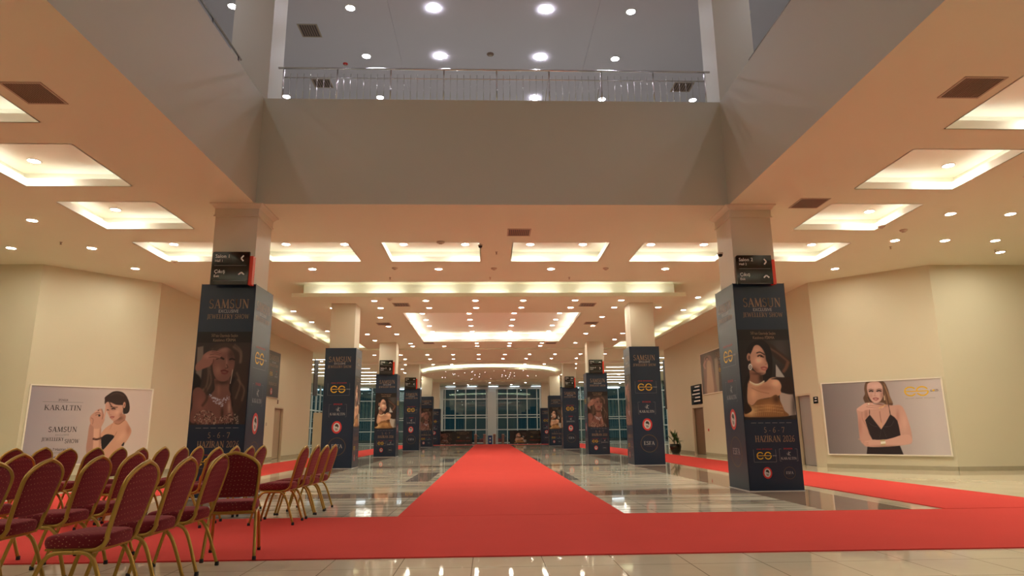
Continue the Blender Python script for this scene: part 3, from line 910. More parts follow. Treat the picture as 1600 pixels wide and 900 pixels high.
def photo_vneck(nx, ny):
    p = Paint([(1285, 597), (1473, 590), (1487, 712), (1295, 709)], 1325, 585, 6.925, nx, ny, (150, 138, 130))
    p.gradx((116, 104, 98), (192, 176, 162), 0.0, 0.9)
    # hair behind
    p.poly([(238, 70), (300, 45), (430, 60), (478, 140), (500, 225), (532, 322), (470, 335), (420, 300), (300, 300), (240, 312), (206, 250), (226, 200), (220, 140)], (92, 66, 48), 7)
    for pts in ([(440, 90), (470, 180), (500, 300)], [(430, 130), (450, 220), (470, 320)], [(450, 120), (490, 220), (520, 300)]):
        p.line(pts, 11, (158, 120, 84), 10, 0.7)
    # arms and shoulders
    sk = p.poly([(262, 345), (330, 330), (430, 318), (520, 332), (600, 328), (645, 370), (690, 500), (722, 640), (722, 742), (680, 762), (560, 775), (440, 785), (380, 780), (230, 782), (196, 760), (160, 715), (146, 600), (136, 440), (128, 372), (180, 345)], (190, 143, 120), 6)
    p.glow(650, 520, 36, 90, (214, 166, 140), 0.5, sk)
    p.glow(160, 560, 26, 110, (164, 114, 94), 0.6, sk)
    p.glow(235, 430, 20, 60, (150, 104, 84), 0.6, sk)
    p.glow(580, 450, 18, 70, (156, 108, 88), 0.5, sk)
    # dress
    p.poly([(222, 492), (275, 432), (335, 512), (398, 596), (450, 520), (500, 430), (545, 462), (575, 500), (592, 570), (606, 665), (520, 705), (300, 712), (262, 640)], (40, 33, 34), 5, False)
    p.poly([(240, 775), (595, 770), (632, 870), (228, 870)], (38, 31, 32), 6, False)
    p.line([(272, 362), (273, 436)], 6, (36, 30, 30), 3, 1, False); p.line([(484, 328), (502, 434)], 7, (36, 30, 30), 3, 1, False)
    p.line([(262, 520), (310, 556), (370, 566)], 3, (84, 70, 66), 3); p.line([(430, 566), (500, 560), (540, 500)], 3, (84, 70, 66), 3)
    p.line([(398, 598), (378, 690)], 3, (80, 68, 64), 3, 0.8, False); p.line([(420, 596), (456, 690)], 3, (80, 68, 64), 3, 0.8, False)
    # neck shade, chest
    p.glow(380, 325, 60, 26, (128, 84, 66), 0.8)
    p.line([(386, 400), (392, 460), (402, 520)], 7, (124, 80, 62), 8, 0.8)
    p.line([(398, 510), (402, 580)], 5, (208, 160, 92), 5, 0.9, False)
    # head
    fc = p.poly([(250, 95), (310, 62), (385, 66), (424, 110), (430, 205), (402, 275), (352, 304), (312, 290), (276, 240), (254, 170)], (202, 158, 137), 6)
    p.glow(290, 220, 26, 30, (176, 124, 104), 0.6, fc); p.glow(412, 215, 18, 50, (150, 104, 84), 0.7, fc)
    p.glow(345, 110, 50, 30, (220, 180, 158), 0.5, fc)
    p.line([(270, 152), (295, 146), (322, 156)], 6, (100, 68, 52), 4); p.line([(358, 154), (385, 145), (412, 152)], 6, (100, 68, 52), 4)
    p.glow(296, 164, 30, 16, (120, 84, 70), 0.8); p.glow(384, 163, 30, 16, (120, 84, 70), 0.8)
    p.line([(276, 172), (296, 164), (316, 173)], 13, (40, 28, 26), 4); p.line([(360, 171), (384, 163), (406, 171)], 13, (40, 28, 26), 4)
    p.line([(340, 168), (338, 210), (330, 222), (352, 226)], 5, (160, 110, 92), 5, 0.9)
    p.line([(316, 252), (345, 246), (376, 254)], 10, (128, 54, 52), 4); p.line([(322, 262), (348, 270), (370, 262)], 10, (150, 78, 72), 4)
    p.line([(246, 90), (236, 180), (262, 260), (300, 300)], 18, (104, 76, 54), 8); p.line([(262, 240), (285, 280), (310, 298)], 8, (40, 28, 22), 6)
    p.line([(300, 52), (380, 52), (430, 110), (436, 200)], 20, (96, 70, 50), 8)
    p.line([(438, 225), (444, 270)], 8, (214, 190, 150), 4, 1, False)
    # hand at the chin
    hd = p.poly([(128, 372), (180, 330), (236, 300), (300, 296), (330, 318), (420, 336), (436, 350), (400, 366), (300, 374), (230, 380), (190, 398)], (204, 157, 134), 5)
    p.line([(250, 322), (320, 334), (420, 346)], 4, (140, 96, 78), 4); p.line([(240, 344), (320, 356), (400, 360)], 4, (140, 96, 78), 4)
    p.line([(250, 302), (320, 296)], 6, (150, 104, 86), 4, 0.8, False); p.ell(265, 312, 10, 8, (226, 210, 180), 0.5)
    p.line([(380, 360), (420, 345), (446, 326)], 7, (214, 170, 98), 4)
    p.line([(188, 400), (192, 480), (235, 560), (270, 640)], 5, (140, 96, 78), 6, 0.7)
    # lower forearm across the waist
    fa = p.poly([(200, 735), (300, 708), (400, 715), (520, 690), (610, 662), (700, 660), (724, 735), (640, 768), (440, 786), (240, 784)], (200, 152, 128), 5)
    p.glow(460, 780, 200, 12, (150, 104, 84), 0.7, fa)
    for k in range(3): p.line([(196, 738 + 15 * k), (250, 742 + 13 * k)], 3, (146, 100, 82), 3, 0.9, False)
    p.line([(140, 700), (200, 716)], 9, (186, 138, 114), 4, 1, False)
    p.poly([(384, 712), (436, 706), (444, 770), (390, 774)], (176, 150, 104), 4, False); p.poly([(388, 730), (442, 726), (443, 750), (390, 756)], (226, 214, 186), 4, False)
    return p

def photo_gown(nx, ny):
    p = Paint([(1094, 550), (1128, 538), (1130, 610), (1100, 619)], 1080, 540, 10, nx, ny, (92, 80, 66))
    p.gradx((96, 84, 72), (70, 58, 48), 0.3, 1.0)
    p.poly([(330, 180), (370, 170), (390, 750), (350, 760)], (150, 132, 104), 10, False)
    p.poly([(200, 150), (270, 120), (300, 200), (320, 350), (345, 560), (360, 760), (230, 770), (210, 560), (190, 330)], (140, 108, 88), 12)
    p.poly([(235, 230), (280, 220), (300, 380), (330, 740), (250, 760), (240, 480)], (186, 152, 118), 12)
    p.ell(232, 165, 22, 32, (70, 48, 40), 0.4); p.ell(236, 178, 13, 18, (186, 138, 112), 0.4)
    p.line([(215, 210), (195, 280), (215, 340)], 18, (180, 136, 112), 10)
    return p

def picture(name, P, O, U, N, w, h, parent, gain=(1.12, 1.26, 1.55), gamma=1.0):
    """hang the painted sheet: O bottom-left, U along its width, z up"""
    nx, ny = P.nx, P.ny
    us = (np.arange(nx) + 0.5) / nx; us[0], us[-1] = 0, 1
    vs = (np.arange(ny) + 0.5) / ny; vs[0], vs[-1] = 0, 1
    UU, VV = np.meshgrid(us * w, h - vs * h)
    O, U, N = np.array(O, float), np.array(U, float), np.array(N, float)
    pts = O + UU[..., None] * U + np.stack([VV * 0, VV * 0, VV], -1)
    me = bpy.data.meshes.new(name)
    idx = np.arange(nx * ny).reshape(ny, nx)
    a, b, c, d = idx[1:, :-1], idx[1:, 1:], idx[:-1, 1:], idx[:-1, :-1]
    faces = np.stack([a, b, c, d], -1).reshape(-1, 4)
    me.vertices.add(nx * ny); me.vertices.foreach_set('co', pts.reshape(-1))
    me.loops.add(faces.size); me.loops.foreach_set('vertex_index', faces.reshape(-1))
    me.polygons.add(len(faces))
    me.polygons.foreach_set('loop_start', np.arange(0, faces.size, 4))
    me.polygons.foreach_set('loop_total', np.full(len(faces), 4))
    me.update(calc_edges=True)
    s = np.clip(P.C / 255.0, 0, 1)
    lin = np.where(s <= 0.04045, s / 12.92, ((s + 0.055) / 1.055) ** 2.4) * np.array(gain)
    lin = np.clip(lin, 0, 0.9)
    ca = me.color_attributes.new('print', 'FLOAT_COLOR', 'POINT')
    ca.data.foreach_set('color', np.concatenate([lin, np.ones((ny, nx, 1))], -1).reshape(-1))
    me.materials.append(M['print'])
    o = bpy.data.objects.new(name, me)
    COL.objects.link(o)
    if parent is not None: o.parent = parent
    return o

# ================================================================== LETTERS
T_, t_ = 0.135, 0.055
def arc(cx, cy, rx, ry, a0, a1, n=14):
    return [(cx + rx * math.cos(math.radians(a0 + (a1 - a0) * k / n)), cy + ry * math.sin(math.radians(a0 + (a1 - a0) * k / n))) for k in range(n + 1)]
def sf(x, y, w=0.30): return ([(x - w / 2, y), (x + w / 2, y)], 0.045)
GL = {
 'A': (0.80, [([(0.12, 0), (0.40, 1)], t_), ([(0.40, 1), (0.70, 0)], T_), ([(0.22, 0.34), (0.58, 0.34)], t_), sf(0.12, 0.02, 0.24), sf(0.70, 0.02)]),
 'E': (0.66, [([(0.18, 0), (0.18, 1)], T_), ([(0.18, 0.97), (0.58, 0.97), (0.58, 0.82)], t_), ([(0.18, 0.52), (0.48, 0.52)], t_), ([(0.18, 0.03), (0.60, 0.03), (0.62, 0.2)], t_), sf(0.12, 0.02, 0.2), sf(0.12, 0.98, 0.2)]),
 'F': (0.60, [([(0.18, 0), (0.18, 1)], T_), ([(0.18, 0.97), (0.56, 0.97), (0.56, 0.82)], t_), ([(0.18, 0.52), (0.46, 0.52)], t_), sf(0.18, 0.02), sf(0.12, 0.98, 0.2)]),
 'H': (0.86, [([(0.18, 0), (0.18, 1)], T_), ([(0.68, 0), (0.68, 1)], T_), ([(0.18, 0.52), (0.68, 0.52)], t_), sf(0.18, 0.02), sf(0.18, 0.98), sf(0.68, 0.02), sf(0.68, 0.98)]),
 'I': (0.36, [([(0.18, 0), (0.18, 1)], T_), sf(0.18, 0.02), sf(0.18, 0.98)]),
 'İ': (0.36, [([(0.18, 0), (0.18, 1)], T_), sf(0.18, 0.02), sf(0.18, 0.98), ([(0.13, 1.2), (0.25, 1.2)], 0.11)]),
 'J': (0.44, [([(0.26, 1), (0.26, 0.1), (0.2, -0.08), (0.08, -0.1)], T_), sf(0.26, 0.98)]),
 'K': (0.80, [([(0.18, 0), (0.18, 1)], T_), ([(0.18, 0.45), (0.62, 0.98)], t_), ([(0.32, 0.6), (0.70, 0.02)], T_), sf(0.18, 0.02), sf(0.18, 0.98), sf(0.62, 0.98, 0.2), sf(0.72, 0.02, 0.24)]),
 'L': (0.62, [([(0.18, 0), (0.18, 1)], T_), ([(0.18, 0.03), (0.56, 0.03), (0.58, 0.22)], t_), sf(0.12, 0.02, 0.2), sf(0.18, 0.98)]),
 'M': (1.02, [([(0.16, 0), (0.20, 1)], t_), ([(0.20, 1), (0.50, 0.05)], T_), ([(0.50, 0.05), (0.80, 1)], t_), ([(0.80, 1), (0.86, 0)], T_), sf(0.15, 0.02, 0.24), sf(0.86, 0.02), sf(0.18, 0.98, 0.2), sf(0.84, 0.98, 0.2)]),
 'N': (0.88, [([(0.18, 0), (0.18, 1)], t_), ([(0.18, 1), (0.70, 0.0)], T_), ([(0.70, 0), (0.70, 1)], t_), sf(0.18, 0.02, 0.24), sf(0.14, 0.98, 0.24), sf(0.70, 0.98, 0.24)]),
 'O': (0.92, [(arc(0.46, 0.5, 0.34, 0.47, 0, 360, 26), 0.10)]),
 'R': (0.78, [([(0.18, 0), (0.18, 1)], T_), ([(0.18, 0.97), (0.36, 0.97)] + arc(0.36, 0.73, 0.2, 0.24, 90, -90, 8) + [(0.18, 0.49)], 0.07), ([(0.36, 0.5), (0.68, 0.02)], T_), sf(0.18, 0.02), sf(0.12, 0.98, 0.2), sf(0.72, 0.02, 0.16)]),
 'S': (0.62, [(arc(0.30, 0.75, 0.19, 0.22, 30, 270, 12) + arc(0.30, 0.27, 0.21, 0.25, 90, -150, 12), 0.10), ([(0.46, 0.98), (0.46, 0.80)], 0.04), ([(0.1, 0.02), (0.1, 0.22)], 0.04)]),
 'T': (0.70, [([(0.35, 0), (0.35, 1)], T_), ([(0.06, 0.80), (0.06, 0.97), (0.64, 0.97), (0.64, 0.80)], t_), sf(0.35, 0.02)]),
 'U': (0.86, [([(0.18, 1), (0.18, 0.3)] + arc(0.43, 0.28, 0.25, 0.27, 180, 360, 10) + [(0.68, 0.3), (0.68, 1)], 0.09), ([(0.18, 1), (0.18, 0.3)], T_), sf(0.18, 0.98), sf(0.68, 0.98, 0.22)]),
 'W': (1.12, [([(0.12, 1), (0.34, 0)], T_), ([(0.34, 0), (0.56, 0.95)], t_), ([(0.56, 0.95), (0.78, 0)], T_), ([(0.78, 0), (1.0, 1)], t_), sf(0.12, 0.98, 0.26), sf(1.0, 0.98, 0.22)]),
 'Y': (0.74, [([(0.10, 1), (0.38, 0.45)], T_), ([(0.66, 1), (0.38, 0.45)], t_), ([(0.38, 0.45), (0.38, 0)], T_), sf(0.10, 0.98, 0.24), sf(0.66, 0.98, 0.2), sf(0.38, 0.02)]),
 'Z': (0.68, [([(0.10, 0.8), (0.10, 0.97), (0.58, 0.97)], t_), ([(0.56, 0.97), (0.12, 0.03)], T_), ([(0.10, 0.03), (0.60, 0.03), (0.60, 0.2)], t_)]),
 '0': (0.62, [(arc(0.31, 0.5, 0.20, 0.46, 0, 360, 22), 0.10)]),
 '2': (0.60, [(arc(0.29, 0.74, 0.18, 0.23, 160, -20, 9) + [(0.10, 0.05)], 0.09), ([(0.10, 0.05), (0.52, 0.05), (0.54, 0.2)], 0.10)]),
 '5': (0.60, [([(0.48, 0.96), (0.18, 0.96), (0.16, 0.56)], 0.08), (arc(0.26, 0.30, 0.21, 0.27, 110, -140, 14), 0.10)]),
 '6': (0.62, [([(0.50, 0.98), (0.28, 0.86), (0.14, 0.6), (0.11, 0.34)], 0.09), (arc(0.31, 0.29, 0.2, 0.25, 0, 360, 18), 0.09)]),
 '7': (0.58, [([(0.08, 0.82), (0.10, 0.95), (0.52, 0.95), (0.22, 0.0)], 0.09)]),
 '-': (0.42, [([(0.10, 0.36), (0.32, 0.36)], 0.08)]),
 ' ': (0.34, []), '.': (0.25, [([(0.08, 0.05), (0.18, 0.05)], 0.1)]),
}
class Sheet:
    """draws flat print onto a plane: O bottom-left corner, U to the right, N out of the surface"""
    def __init__(s, O, U, N, off=0.0025):
        s.O, s.U, s.N = Vector(O), Vector(U), Vector(N)
        s.off = off; s.mb = {}
    def p(s, x, y, lift=0.0): return tuple(s.O + s.U * x + Vector((0, 0, y)) + s.N * (s.off + lift))
    def get(s, key):
        if key not in s.mb: s.mb[key] = MB()
        return s.mb[key]
    def rect(s, key, x0, y0, x1, y1, lift=0.0):
        s.get(key).quad(s.p(x0, y0, lift), s.p(x1, y0, lift), s.p(x1, y1, lift), s.p(x0, y1, lift))
    def stroke(s, key, pts, w, lift=0.0, ws=None):
        mb = s.get(key)
        for i, ((x0, y0), (x1, y1)) in enumerate(zip(pts, pts[1:])):
            dx, dy = x1 - x0, y1 - y0
            L = math.hypot(dx, dy)
            if L < 1e-6: continue
            dx, dy = dx / L, dy / L
            e = w * 0.18 if len(pts) > 3 else 0
            a, b = (x0 - dx * e, y0 - dy * e), (x1 + dx * e, y1 + dy * e)
            ox, oy = -dy * w / 2, dx * w / 2
            mb.quad(s.p(a[0] - ox, a[1] - oy, lift), s.p(b[0] - ox, b[1] - oy, lift), s.p(b[0] + ox, b[1] + oy, lift), s.p(a[0] + ox, a[1] + oy, lift))
    def poly(s, key, pts, lift=0.0):
        mb = s.get(key); mb.add([s.p(x, y, lift) for x, y in pts], [tuple(range(len(pts)))])
    def serif(s, key, text, xc, y, h, width=None, bold=1.0, lift=0.0):
        adv = sum(GL[c][0] for c in text)
        sx = (width / adv) if width else h
        x = xc - adv * sx / 2
        for ch in text:
            a, st = GL[ch]
            for pts, w in st:
                s.stroke(key, [(x + px * sx, y + py * h) for px, py in pts], w * min(h, sx * 1.15) * bold, lift)
            x += a * sx
    def sans(s, key, text, xc, y, h, width=None, align='CENTER', lift=0.0):
        cu = bpy.data.curves.new('t', 'FONT'); cu.body = text; cu.align_x = 'LEFT'; cu.size = 1.0; cu.resolution_u = 2
        o = bpy.data.objects.new('t', cu); COL.objects.link(o)
        dg = bpy.context.evaluated_depsgraph_get(); dg.update()
        me = bpy.data.meshes.new_from_object(o.evaluated_get(dg))
        vs = [v.co.copy() for v in me.vertices]; fs = [tuple(p.vertices) for p in me.polygons]
        bpy.data.objects.remove(o); bpy.data.curves.remove(cu); bpy.data.meshes.remove(me)
        if not vs: return
        x0, x1 = min(v.x for v in vs), max(v.x for v in vs)
        ky = h / 0.70
        kx = (width / (x1 - x0)) if width else ky
        w = (x1 - x0) * kx
        ox = {'CENTER': xc - w / 2, 'LEFT': xc, 'RIGHT': xc - w}[align]
        s.get(key).add([s.p(ox + (v.x - x0) * kx, y + v.y * ky, lift) for v in vs], fs)
    def ringe(s, key, cx, cy, rx, ry, w, n=40, a0=0, a1=360, lift=0.0):
        mb = s.get(key)
        for k in range(n):
            a, b = math.radians(a0 + (a1 - a0) * k / n), math.radians(a0 + (a1 - a0) * (k + 1) / n)
            P = [(cx + (rx) * math.cos(a), cy + (ry) * math.sin(a)), (cx + (rx) * math.cos(b), cy + (ry) * math.sin(b)),
                 (cx + (rx - w) * math.cos(b), cy + (ry - w) * math.sin(b)), (cx + (rx - w) * math.cos(a), cy + (ry - w) * math.sin(a))]
            mb.quad(*[s.p(x, y, lift) for x, y in P])
    def disc(s, key, cx, cy, rx, ry, lift=0.0, n=32):
        s.poly(key, [(cx + rx * math.cos(2 * math.pi * k / n), cy + ry * math.sin(2 * math.pi * k / n)) for k in range(n)], lift)
    def build(s, name, parent):
        """one part: every printed colour of it in a single mesh"""
        keys = list(s.mb)
        if not keys: return None
        big = MB()
        for i, k in enumerate(keys):
            b = s.mb[k]; n = len(big.v)
            big.v += b.v; big.f += [tuple(j + n for j in f_) for f_ in b.f]; big.mi += [i] * len(b.f)
        s.mb = {}
        return big.build(name, [M[k] for k in keys], parent)

def es_logo(S, cx, cy, h, key='yellow_print', boxed=True, name='sponsor_logo', parent=None, w=None):
    """two interlocking round letters struck through by one bar, small word beside"""
    r = h * 0.30; t = r * 0.26
    x1, x2 = cx - 1.25 * r, cx + 0.85 * r
    S.ringe(key, x1, cy, r, r, t, 26, 35, 325)
    S.ringe(key, x2, cy, r, r, t, 14, 25, 180); S.ringe(key, x2, cy, r, r, t, 14, 205, 360)
    S.rect(key, x1 - r * 0.9, cy - t * 0.32, x2 + r * 0.95, cy + t * 0.32)
    S.sans('white_print' if boxed else 'dark_print', 'GOLD' if not boxed else 'GOLD', x2 + r * 1.25, cy - 0.14 * r, r * 0.28, None, 'LEFT')
    if boxed:
        W = w or h * 1.8
        for a, b in (((-.5, .5), (-.5, -.5)), ((.5, .5), (.5, -.5)), ((-.5, -.5), (.5, -.5))):
            S.stroke('grey_print', [(cx + a[0] * W, cy + a[1] * h), (cx + b[0] * W, cy + b[1] * h)], 0.006)
        S.sans('red_print', 'ANA SPONSOR', cx, cy + h * 0.47, h * 0.10, W * 0.72)
    return S.build(name, parent)
def emblem_logo(S, cx, cy, h, W, parent, name='sponsor_emblem'):
    for sx in (-1, 1):
        S.stroke('grey_print', [(cx + sx * W * 0.38, cy + h / 2), (cx + sx * W / 2, cy + h / 2), (cx + sx * W / 2, cy - h / 2), (cx + sx * W * 0.42, cy - h / 2)], 0.006)
    S.sans('red_print', 'SPONSOR', cx, cy + h * 0.45, h * 0.13, W * 0.50)
    S.ringe('grey_print', cx - h * 0.06, cy + h * 0.10, h * 0.10, h * 0.09, h * 0.03, 16)
    S.stroke('white_print', [(cx - h * 0.02, cy - h * 0.06), (cx + h * 0.05, cy + h * 0.12), (cx + h * 0.03, cy + h * 0.30)], h * 0.035)
    S.stroke('white_print', [(cx - h * 0.10, cy + h * 0.02), (cx + h * 0.05, cy + h * 0.16), (cx + h * 0.20, cy + h * 0.24)], h * 0.03)
    S.stroke('white_print', [(cx + h * 0.04, cy + h * 0.08), (cx + h * 0.16, cy - h * 0.08)], h * 0.03)
    S.serif('white_print', 'KARALTIN', cx, cy - h * 0.38, h * 0.20, W * 0.88)
    return S.build(name, parent)
def crest(S, cx, cy, r, parent):
    S.disc('red_print', cx, cy, r * 0.82, r)
    S.disc('white_print', cx, cy, r * 0.56, r * 0.72, 0.0008)
    S.poly('dark_print', [(cx - r * .32, cy + r * .30), (cx - r * .1, cy + r * .55), (cx + r * .22, cy + r * .45), (cx + r * .34, cy + r * .1), (cx + r * .15, cy - r * .12), (cx + r * .1, cy + r * .12), (cx - r * .15, cy + r * .08)], 0.0014)
    S.poly('grey_print', [(cx - r * .28, cy - r * .1), (cx + r * .22, cy - r * .2), (cx + r * .2, cy - r * .5), (cx - r * .18, cy - r * .5)], 0.0014)
    return S.build('round_crest', parent)
def ring_badge(S, cx, cy, r, parent):
    S.ringe('dim_gold', cx, cy, r, r, r * 0.07, 48)
    S.build('badge_ring', parent)
    S.serif('white_print', 'ESFA', cx, cy - r * 0.16, r * 0.40, r * 1.25, 1.15)
    S.rect('dim_gold', cx - r * .35, cy - r * .36, cx + r * .35, cy - r * .33)
    return S.build('badge_lettering', parent)
def title(S, cx, parent):
    S.serif('gold_print', 'SAMSUN', cx, 3.47, 0.175, 0.76)
    S.sans('white_print', 'EXCLUSIVE', cx, 3.385, 0.062, 0.37)
    S.serif('gold_print', 'JEWELLERY SHOW', cx, 3.27, 0.085, 0.79)
    return S.build('title_lettering', parent)

WR, HR = 1.03, 3.94
PIC = {}
def get_pic(kind, lod):
    k = (kind, lod)
    if k not in PIC:
        nx, ny = {0: (110, 170), 1: (52, 80), 2: (26, 40)}[lod]
        PIC[k] = {'earring': photo_earring, 'necklace': photo_necklace, 'gown': photo_gown, 'bob': photo_bob, 'vneck': photo_vneck}[kind](nx, ny)
    return PIC[k]
def portrait_face(S, kind, lod, root, h=HR):
    S.off = 0.004
    S.serif('gold_print', '50', 0.30, 2.925, 0.055)
    S.sans('gold_print', "'nin Üzerinde Seçkin", 0.55, 2.92, 0.055, 0.42)
    S.sans('gold_print', 'Katılımcı FİRMA', 0.52, 2.835, 0.055, 0.42)
    S.build('caption_lettering', root)
    O = S.O + S.U * 0.015 + S.N * 0.0015 + Vector((0, 0, 1.30))
    pic = picture('portrait_print', get_pic(kind, lod), O, S.U, S.N, WR - 0.03, 1.72, root, (1.5, 1.85, 2.3) if kind == 'earring' else (1.15, 1.35, 1.7))
    title(S, 0.55, root)
    S.serif('gold_print', '5 - 6 - 7', 0.56, 1.06, 0.10, 0.40)
    S.build('date_lettering', root)
    S.serif('gold_print', 'HAZİRAN 2026', 0.56, 0.89, 0.115, 0.76)
    S.build('month_lettering', root)
    for k in range(6): S.rect('grey_print', 0.13 + 0.135 * k, 1.235, 0.13 + 0.135 * k + 0.10, 1.245)
    S.build('footer_lettering', root)
    es_logo(S, 0.34, 0.64, 0.23, name='sponsor_logo', parent=root, w=0.42)
    emblem_logo(S, 0.79, 0.65, 0.22, 0.34, root)
    crest(S, 0.36, 0.33, 0.105, root)
    ring_badge(S, 0.78, 0.325, 0.11, root)
def sponsor_face(S, lod, root, h=HR):
    title(S, 0.50, root)
    es_logo(S, 0.50, 2.56, 0.40, parent=root, w=0.72)
    emblem_logo(S, 0.50, 1.86, 0.40, 0.58, root)
    crest(S, 0.49, 1.32, 0.20, root)
    ring_badge(S, 0.52, 0.70, 0.29, root)

ROWS = [12.46, 22.23, 32.39, 43.21, 53.17]
XL, XR = -4.4689, 4.8165
SIDE = {0: 'left', 1: 'right'}
def banner_box(side, row, y, hgt, front, inner, lod, label):
    x0 = XL - WR if side == 0 else XR
    root = empty('banner_box', (x0 + WR / 2, y + WR / 2, 0), 0, label, 'column wrap')
    b = MB(); h = WR / 2
    b.box(-h, h, -h, h, 0, hgt)
    # hollow top so that the column passes through
    body = b.build('wrap_body', M['navy'], root)
    e = MB()
    for sx in (-h, h):
        for sy in (-h, h): e.box(min(sx, sx * 0.988), max(sx, sx * 0.988) , min(sy, sy * 0.988), max(sy, sy * 0.988), 0, hgt + 0.012)
    e.build('corner_trim', M['navy'], root)
    # the narrow white skirting strip at the foot
    s = MB(); s.box(-h - 0.012, h + 0.012, -h - 0.012, h + 0.012, 0, 0.012)
    s.build('base_strip', M['white_print'], root)
    k = hgt / HR
    FS = Sheet((-h, -h, 0), (1, 0, 0), (0, -1, 0))
    IS = Sheet((h, -h, 0), (0, 1, 0), (1, 0, 0)) if side == 0 else Sheet((-h, h, 0), (0, -1, 0), (-1, 0, 0))
    for S, kind in ((FS, front), (IS, inner)):
        n0 = set(o.name for o in root.children)
        if kind == 'sponsor': sponsor_face(S, lod, root)
        else: portrait_face(S, kind, lod, root)
        if abs(k - 1) > 0.01:
            for o in root.children:
                if o.name not in n0:
                    for v in o.data.vertices: v.co.z *= k
    return root
SPEC = [('necklace', 'sponsor', 'sponsor', 'earring'), ]
FR = {0: ('necklace', 'earring'), 1: ('sponsor', 'sponsor'), 2: ('earring', 'necklace'), 3: ('sponsor', 'sponsor'), 4: ('necklace', 'earring')}
for row, y in enumerate(ROWS):
    for side in (0, 1):
        front = FR[row][side]
        inner = 'sponsor' if front != 'sponsor' else FR[(row + 1) % 4 if row == 1 else 0][side]
        lod = 0 if row == 0 else (1 if row < 3 else 2)
        face = {'necklace': 'portrait of woman in jewelled necklace', 'earring': 'portrait of woman with drop earring', 'sponsor': 'only sponsor logos'}[front]
        label = 'navy column wrap with %s, %s on the %s' % (face, ORD[row + 1], SIDE[side])
        banner_box(side, row, y, HR, front, inner, lod, label)
for side in (0, 1):
    banner_box(side, 5, 61.5, 3.25, 'sponsor', 'sponsor', 2, 'small distant navy column wrap with sponsor logos, last and shortest on the %s' % SIDE[side])

# the columns themselves ------------------------------------------------------
def column(side, row, y, z1, cap):
    x0 = (XL - WR if side == 0 else XR) + 0.10
    root = empty('column', (x0 + 0.415, y + 0.515, 0), 0,
                 'cream square column rising from the %s navy wrap on the %s%s' % (ORD[row + 1], SIDE[side], ', with capital' if cap else ''), 'column')
    h = 0.415
    b = MB(); b.box(-h, h, -h, h, 3.26 if row == 5 else HR + 0.005, z1)
    if row == 0: b.box(-h, h, -h, h, ZC, ZU)
    b.build('shaft', M['column'], root)
    if cap:
        c = MB()
        c.box(-h - 0.03, h + 0.03, -h - 0.03, h + 0.03, ZC - 0.26, ZC - 0.235)
        c.box(-h - 0.015, h + 0.015, -h - 0.015, h + 0.015, ZC - 0.235, ZC - 0.10)
        v = []
        for (r, z) in ((h + 0.02, ZC - 0.10), (h + 0.035, ZC - 0.08), (h + 0.06, ZC - 0.05), (h + 0.10, ZC - 0.02), (h + 0.10, ZC)):
            v += [(-r, -r, z), (r, -r, z), (r, r, z), (-r, r, z)]
        fs = [(4 * i + k, 4 * i + (k + 1) % 4, 4 * i + 4 + (k + 1) % 4, 4 * i + 4 + k) for i in range(4) for k in range(4)]
        c.add(v, fs)
        c.build('capital', M['column'], root)
    return root
for row, y in enumerate(ROWS):
    for side in (0, 1): column(side, row, y, {0: ZC, 1: ZI, 2: ZI}.get(row, ZC), row == 0)
for side in (0, 1): column(side, 5, 61.5, ZC, False)

# hanging direction signs above the wraps ------------------------------------
def arrow(S, cx, cy, r, ang):
    a = math.radians(ang)
    def R(x, y): return (cx + x * math.cos(a) - y * math.sin(a), cy + x * math.sin(a) + y * math.cos(a))
    S.stroke('signwhite', [R(-r * 0.4, r), R(r * 0.45, 0)], r * 0.48); S.stroke('signwhite', [R(r * 0.45, 0), R(-r * 0.4, -r)], r * 0.48)
def sign(x0, x1, y, z0, z1, rows, label):
    root = empty('direction_sign', ((x0 + x1) / 2, y, z0), 0, label, 'sign')
    w = (x1 - x0) / 2; H = z1 - z0
    b = MB(); r = 0.04
    pts = [(-w, 0), (w, 0), (w, H)] + [(-w + r - r * math.sin(t), H - r + r * math.cos(t)) for t in np.linspace(0, math.pi / 2, 6)]
    n = len(pts)
    b.add([(px, 0, pz) for px, pz in pts] + [(px, 0.05, pz) for px, pz in pts], [tuple(range(n)), tuple(range(2 * n - 1, n - 1, -1))] + [(i, (i + 1) % n + 0, (i + 1) % n + n, i + n) for i in range(n)])
    b.build('sign_panel', M['signblack'], root)
    e = MB(); e.box(w + 0.002, w + 0.07, 0.02, 0.14, 0, H - 0.08); e.build('red_return', M['signred'], root)
    S = Sheet((-w, 0, 0), (1, 0, 0), (0, -1, 0), 0.002)
    rh = 0.30
    for i, (t1, t2, ang) in enumerate(rows):
        top = H - i * rh
        if t1 == 'WC':
            if top - 0.12 > 0:
                for k in range(3):
                    S.disc('signwhite', 0.06 + 0.09 * k, top - 0.10, 0.018, 0.018); S.rect('signwhite', 0.045 + 0.09 * k, top - 0.20, 0.075 + 0.09 * k, top - 0.12)
                S.sans('signwhite', 'WC', 0.34, top - 0.19, 0.075, None, 'LEFT')
        else:
            S.sans('signwhite', t1, 0.06, top - 0.12, 0.068, None, 'LEFT')
            S.sans('signwhite', t2, 0.06, top - 0.20, 0.046, None, 'LEFT')
        if ang is not None and top > 0.22: arrow(S, 2 * w - 0.13, top - 0.13, 0.055, ang)
        if i < 2 : S.rect('grey_print', 0.05, top - 0.275, 2 * w - 0.04, top - 0.268)
    S.build('sign_lettering', root)
    return root
sign(-5.28, -4.58, 12.30, 3.90, 4.545, [('Salon 1', 'Hall 1', 180), ('Çıkış', 'Exit', 90), ('WC', '', 90)], 'glossy black direction sign for hall 1 and exit on the near left column')
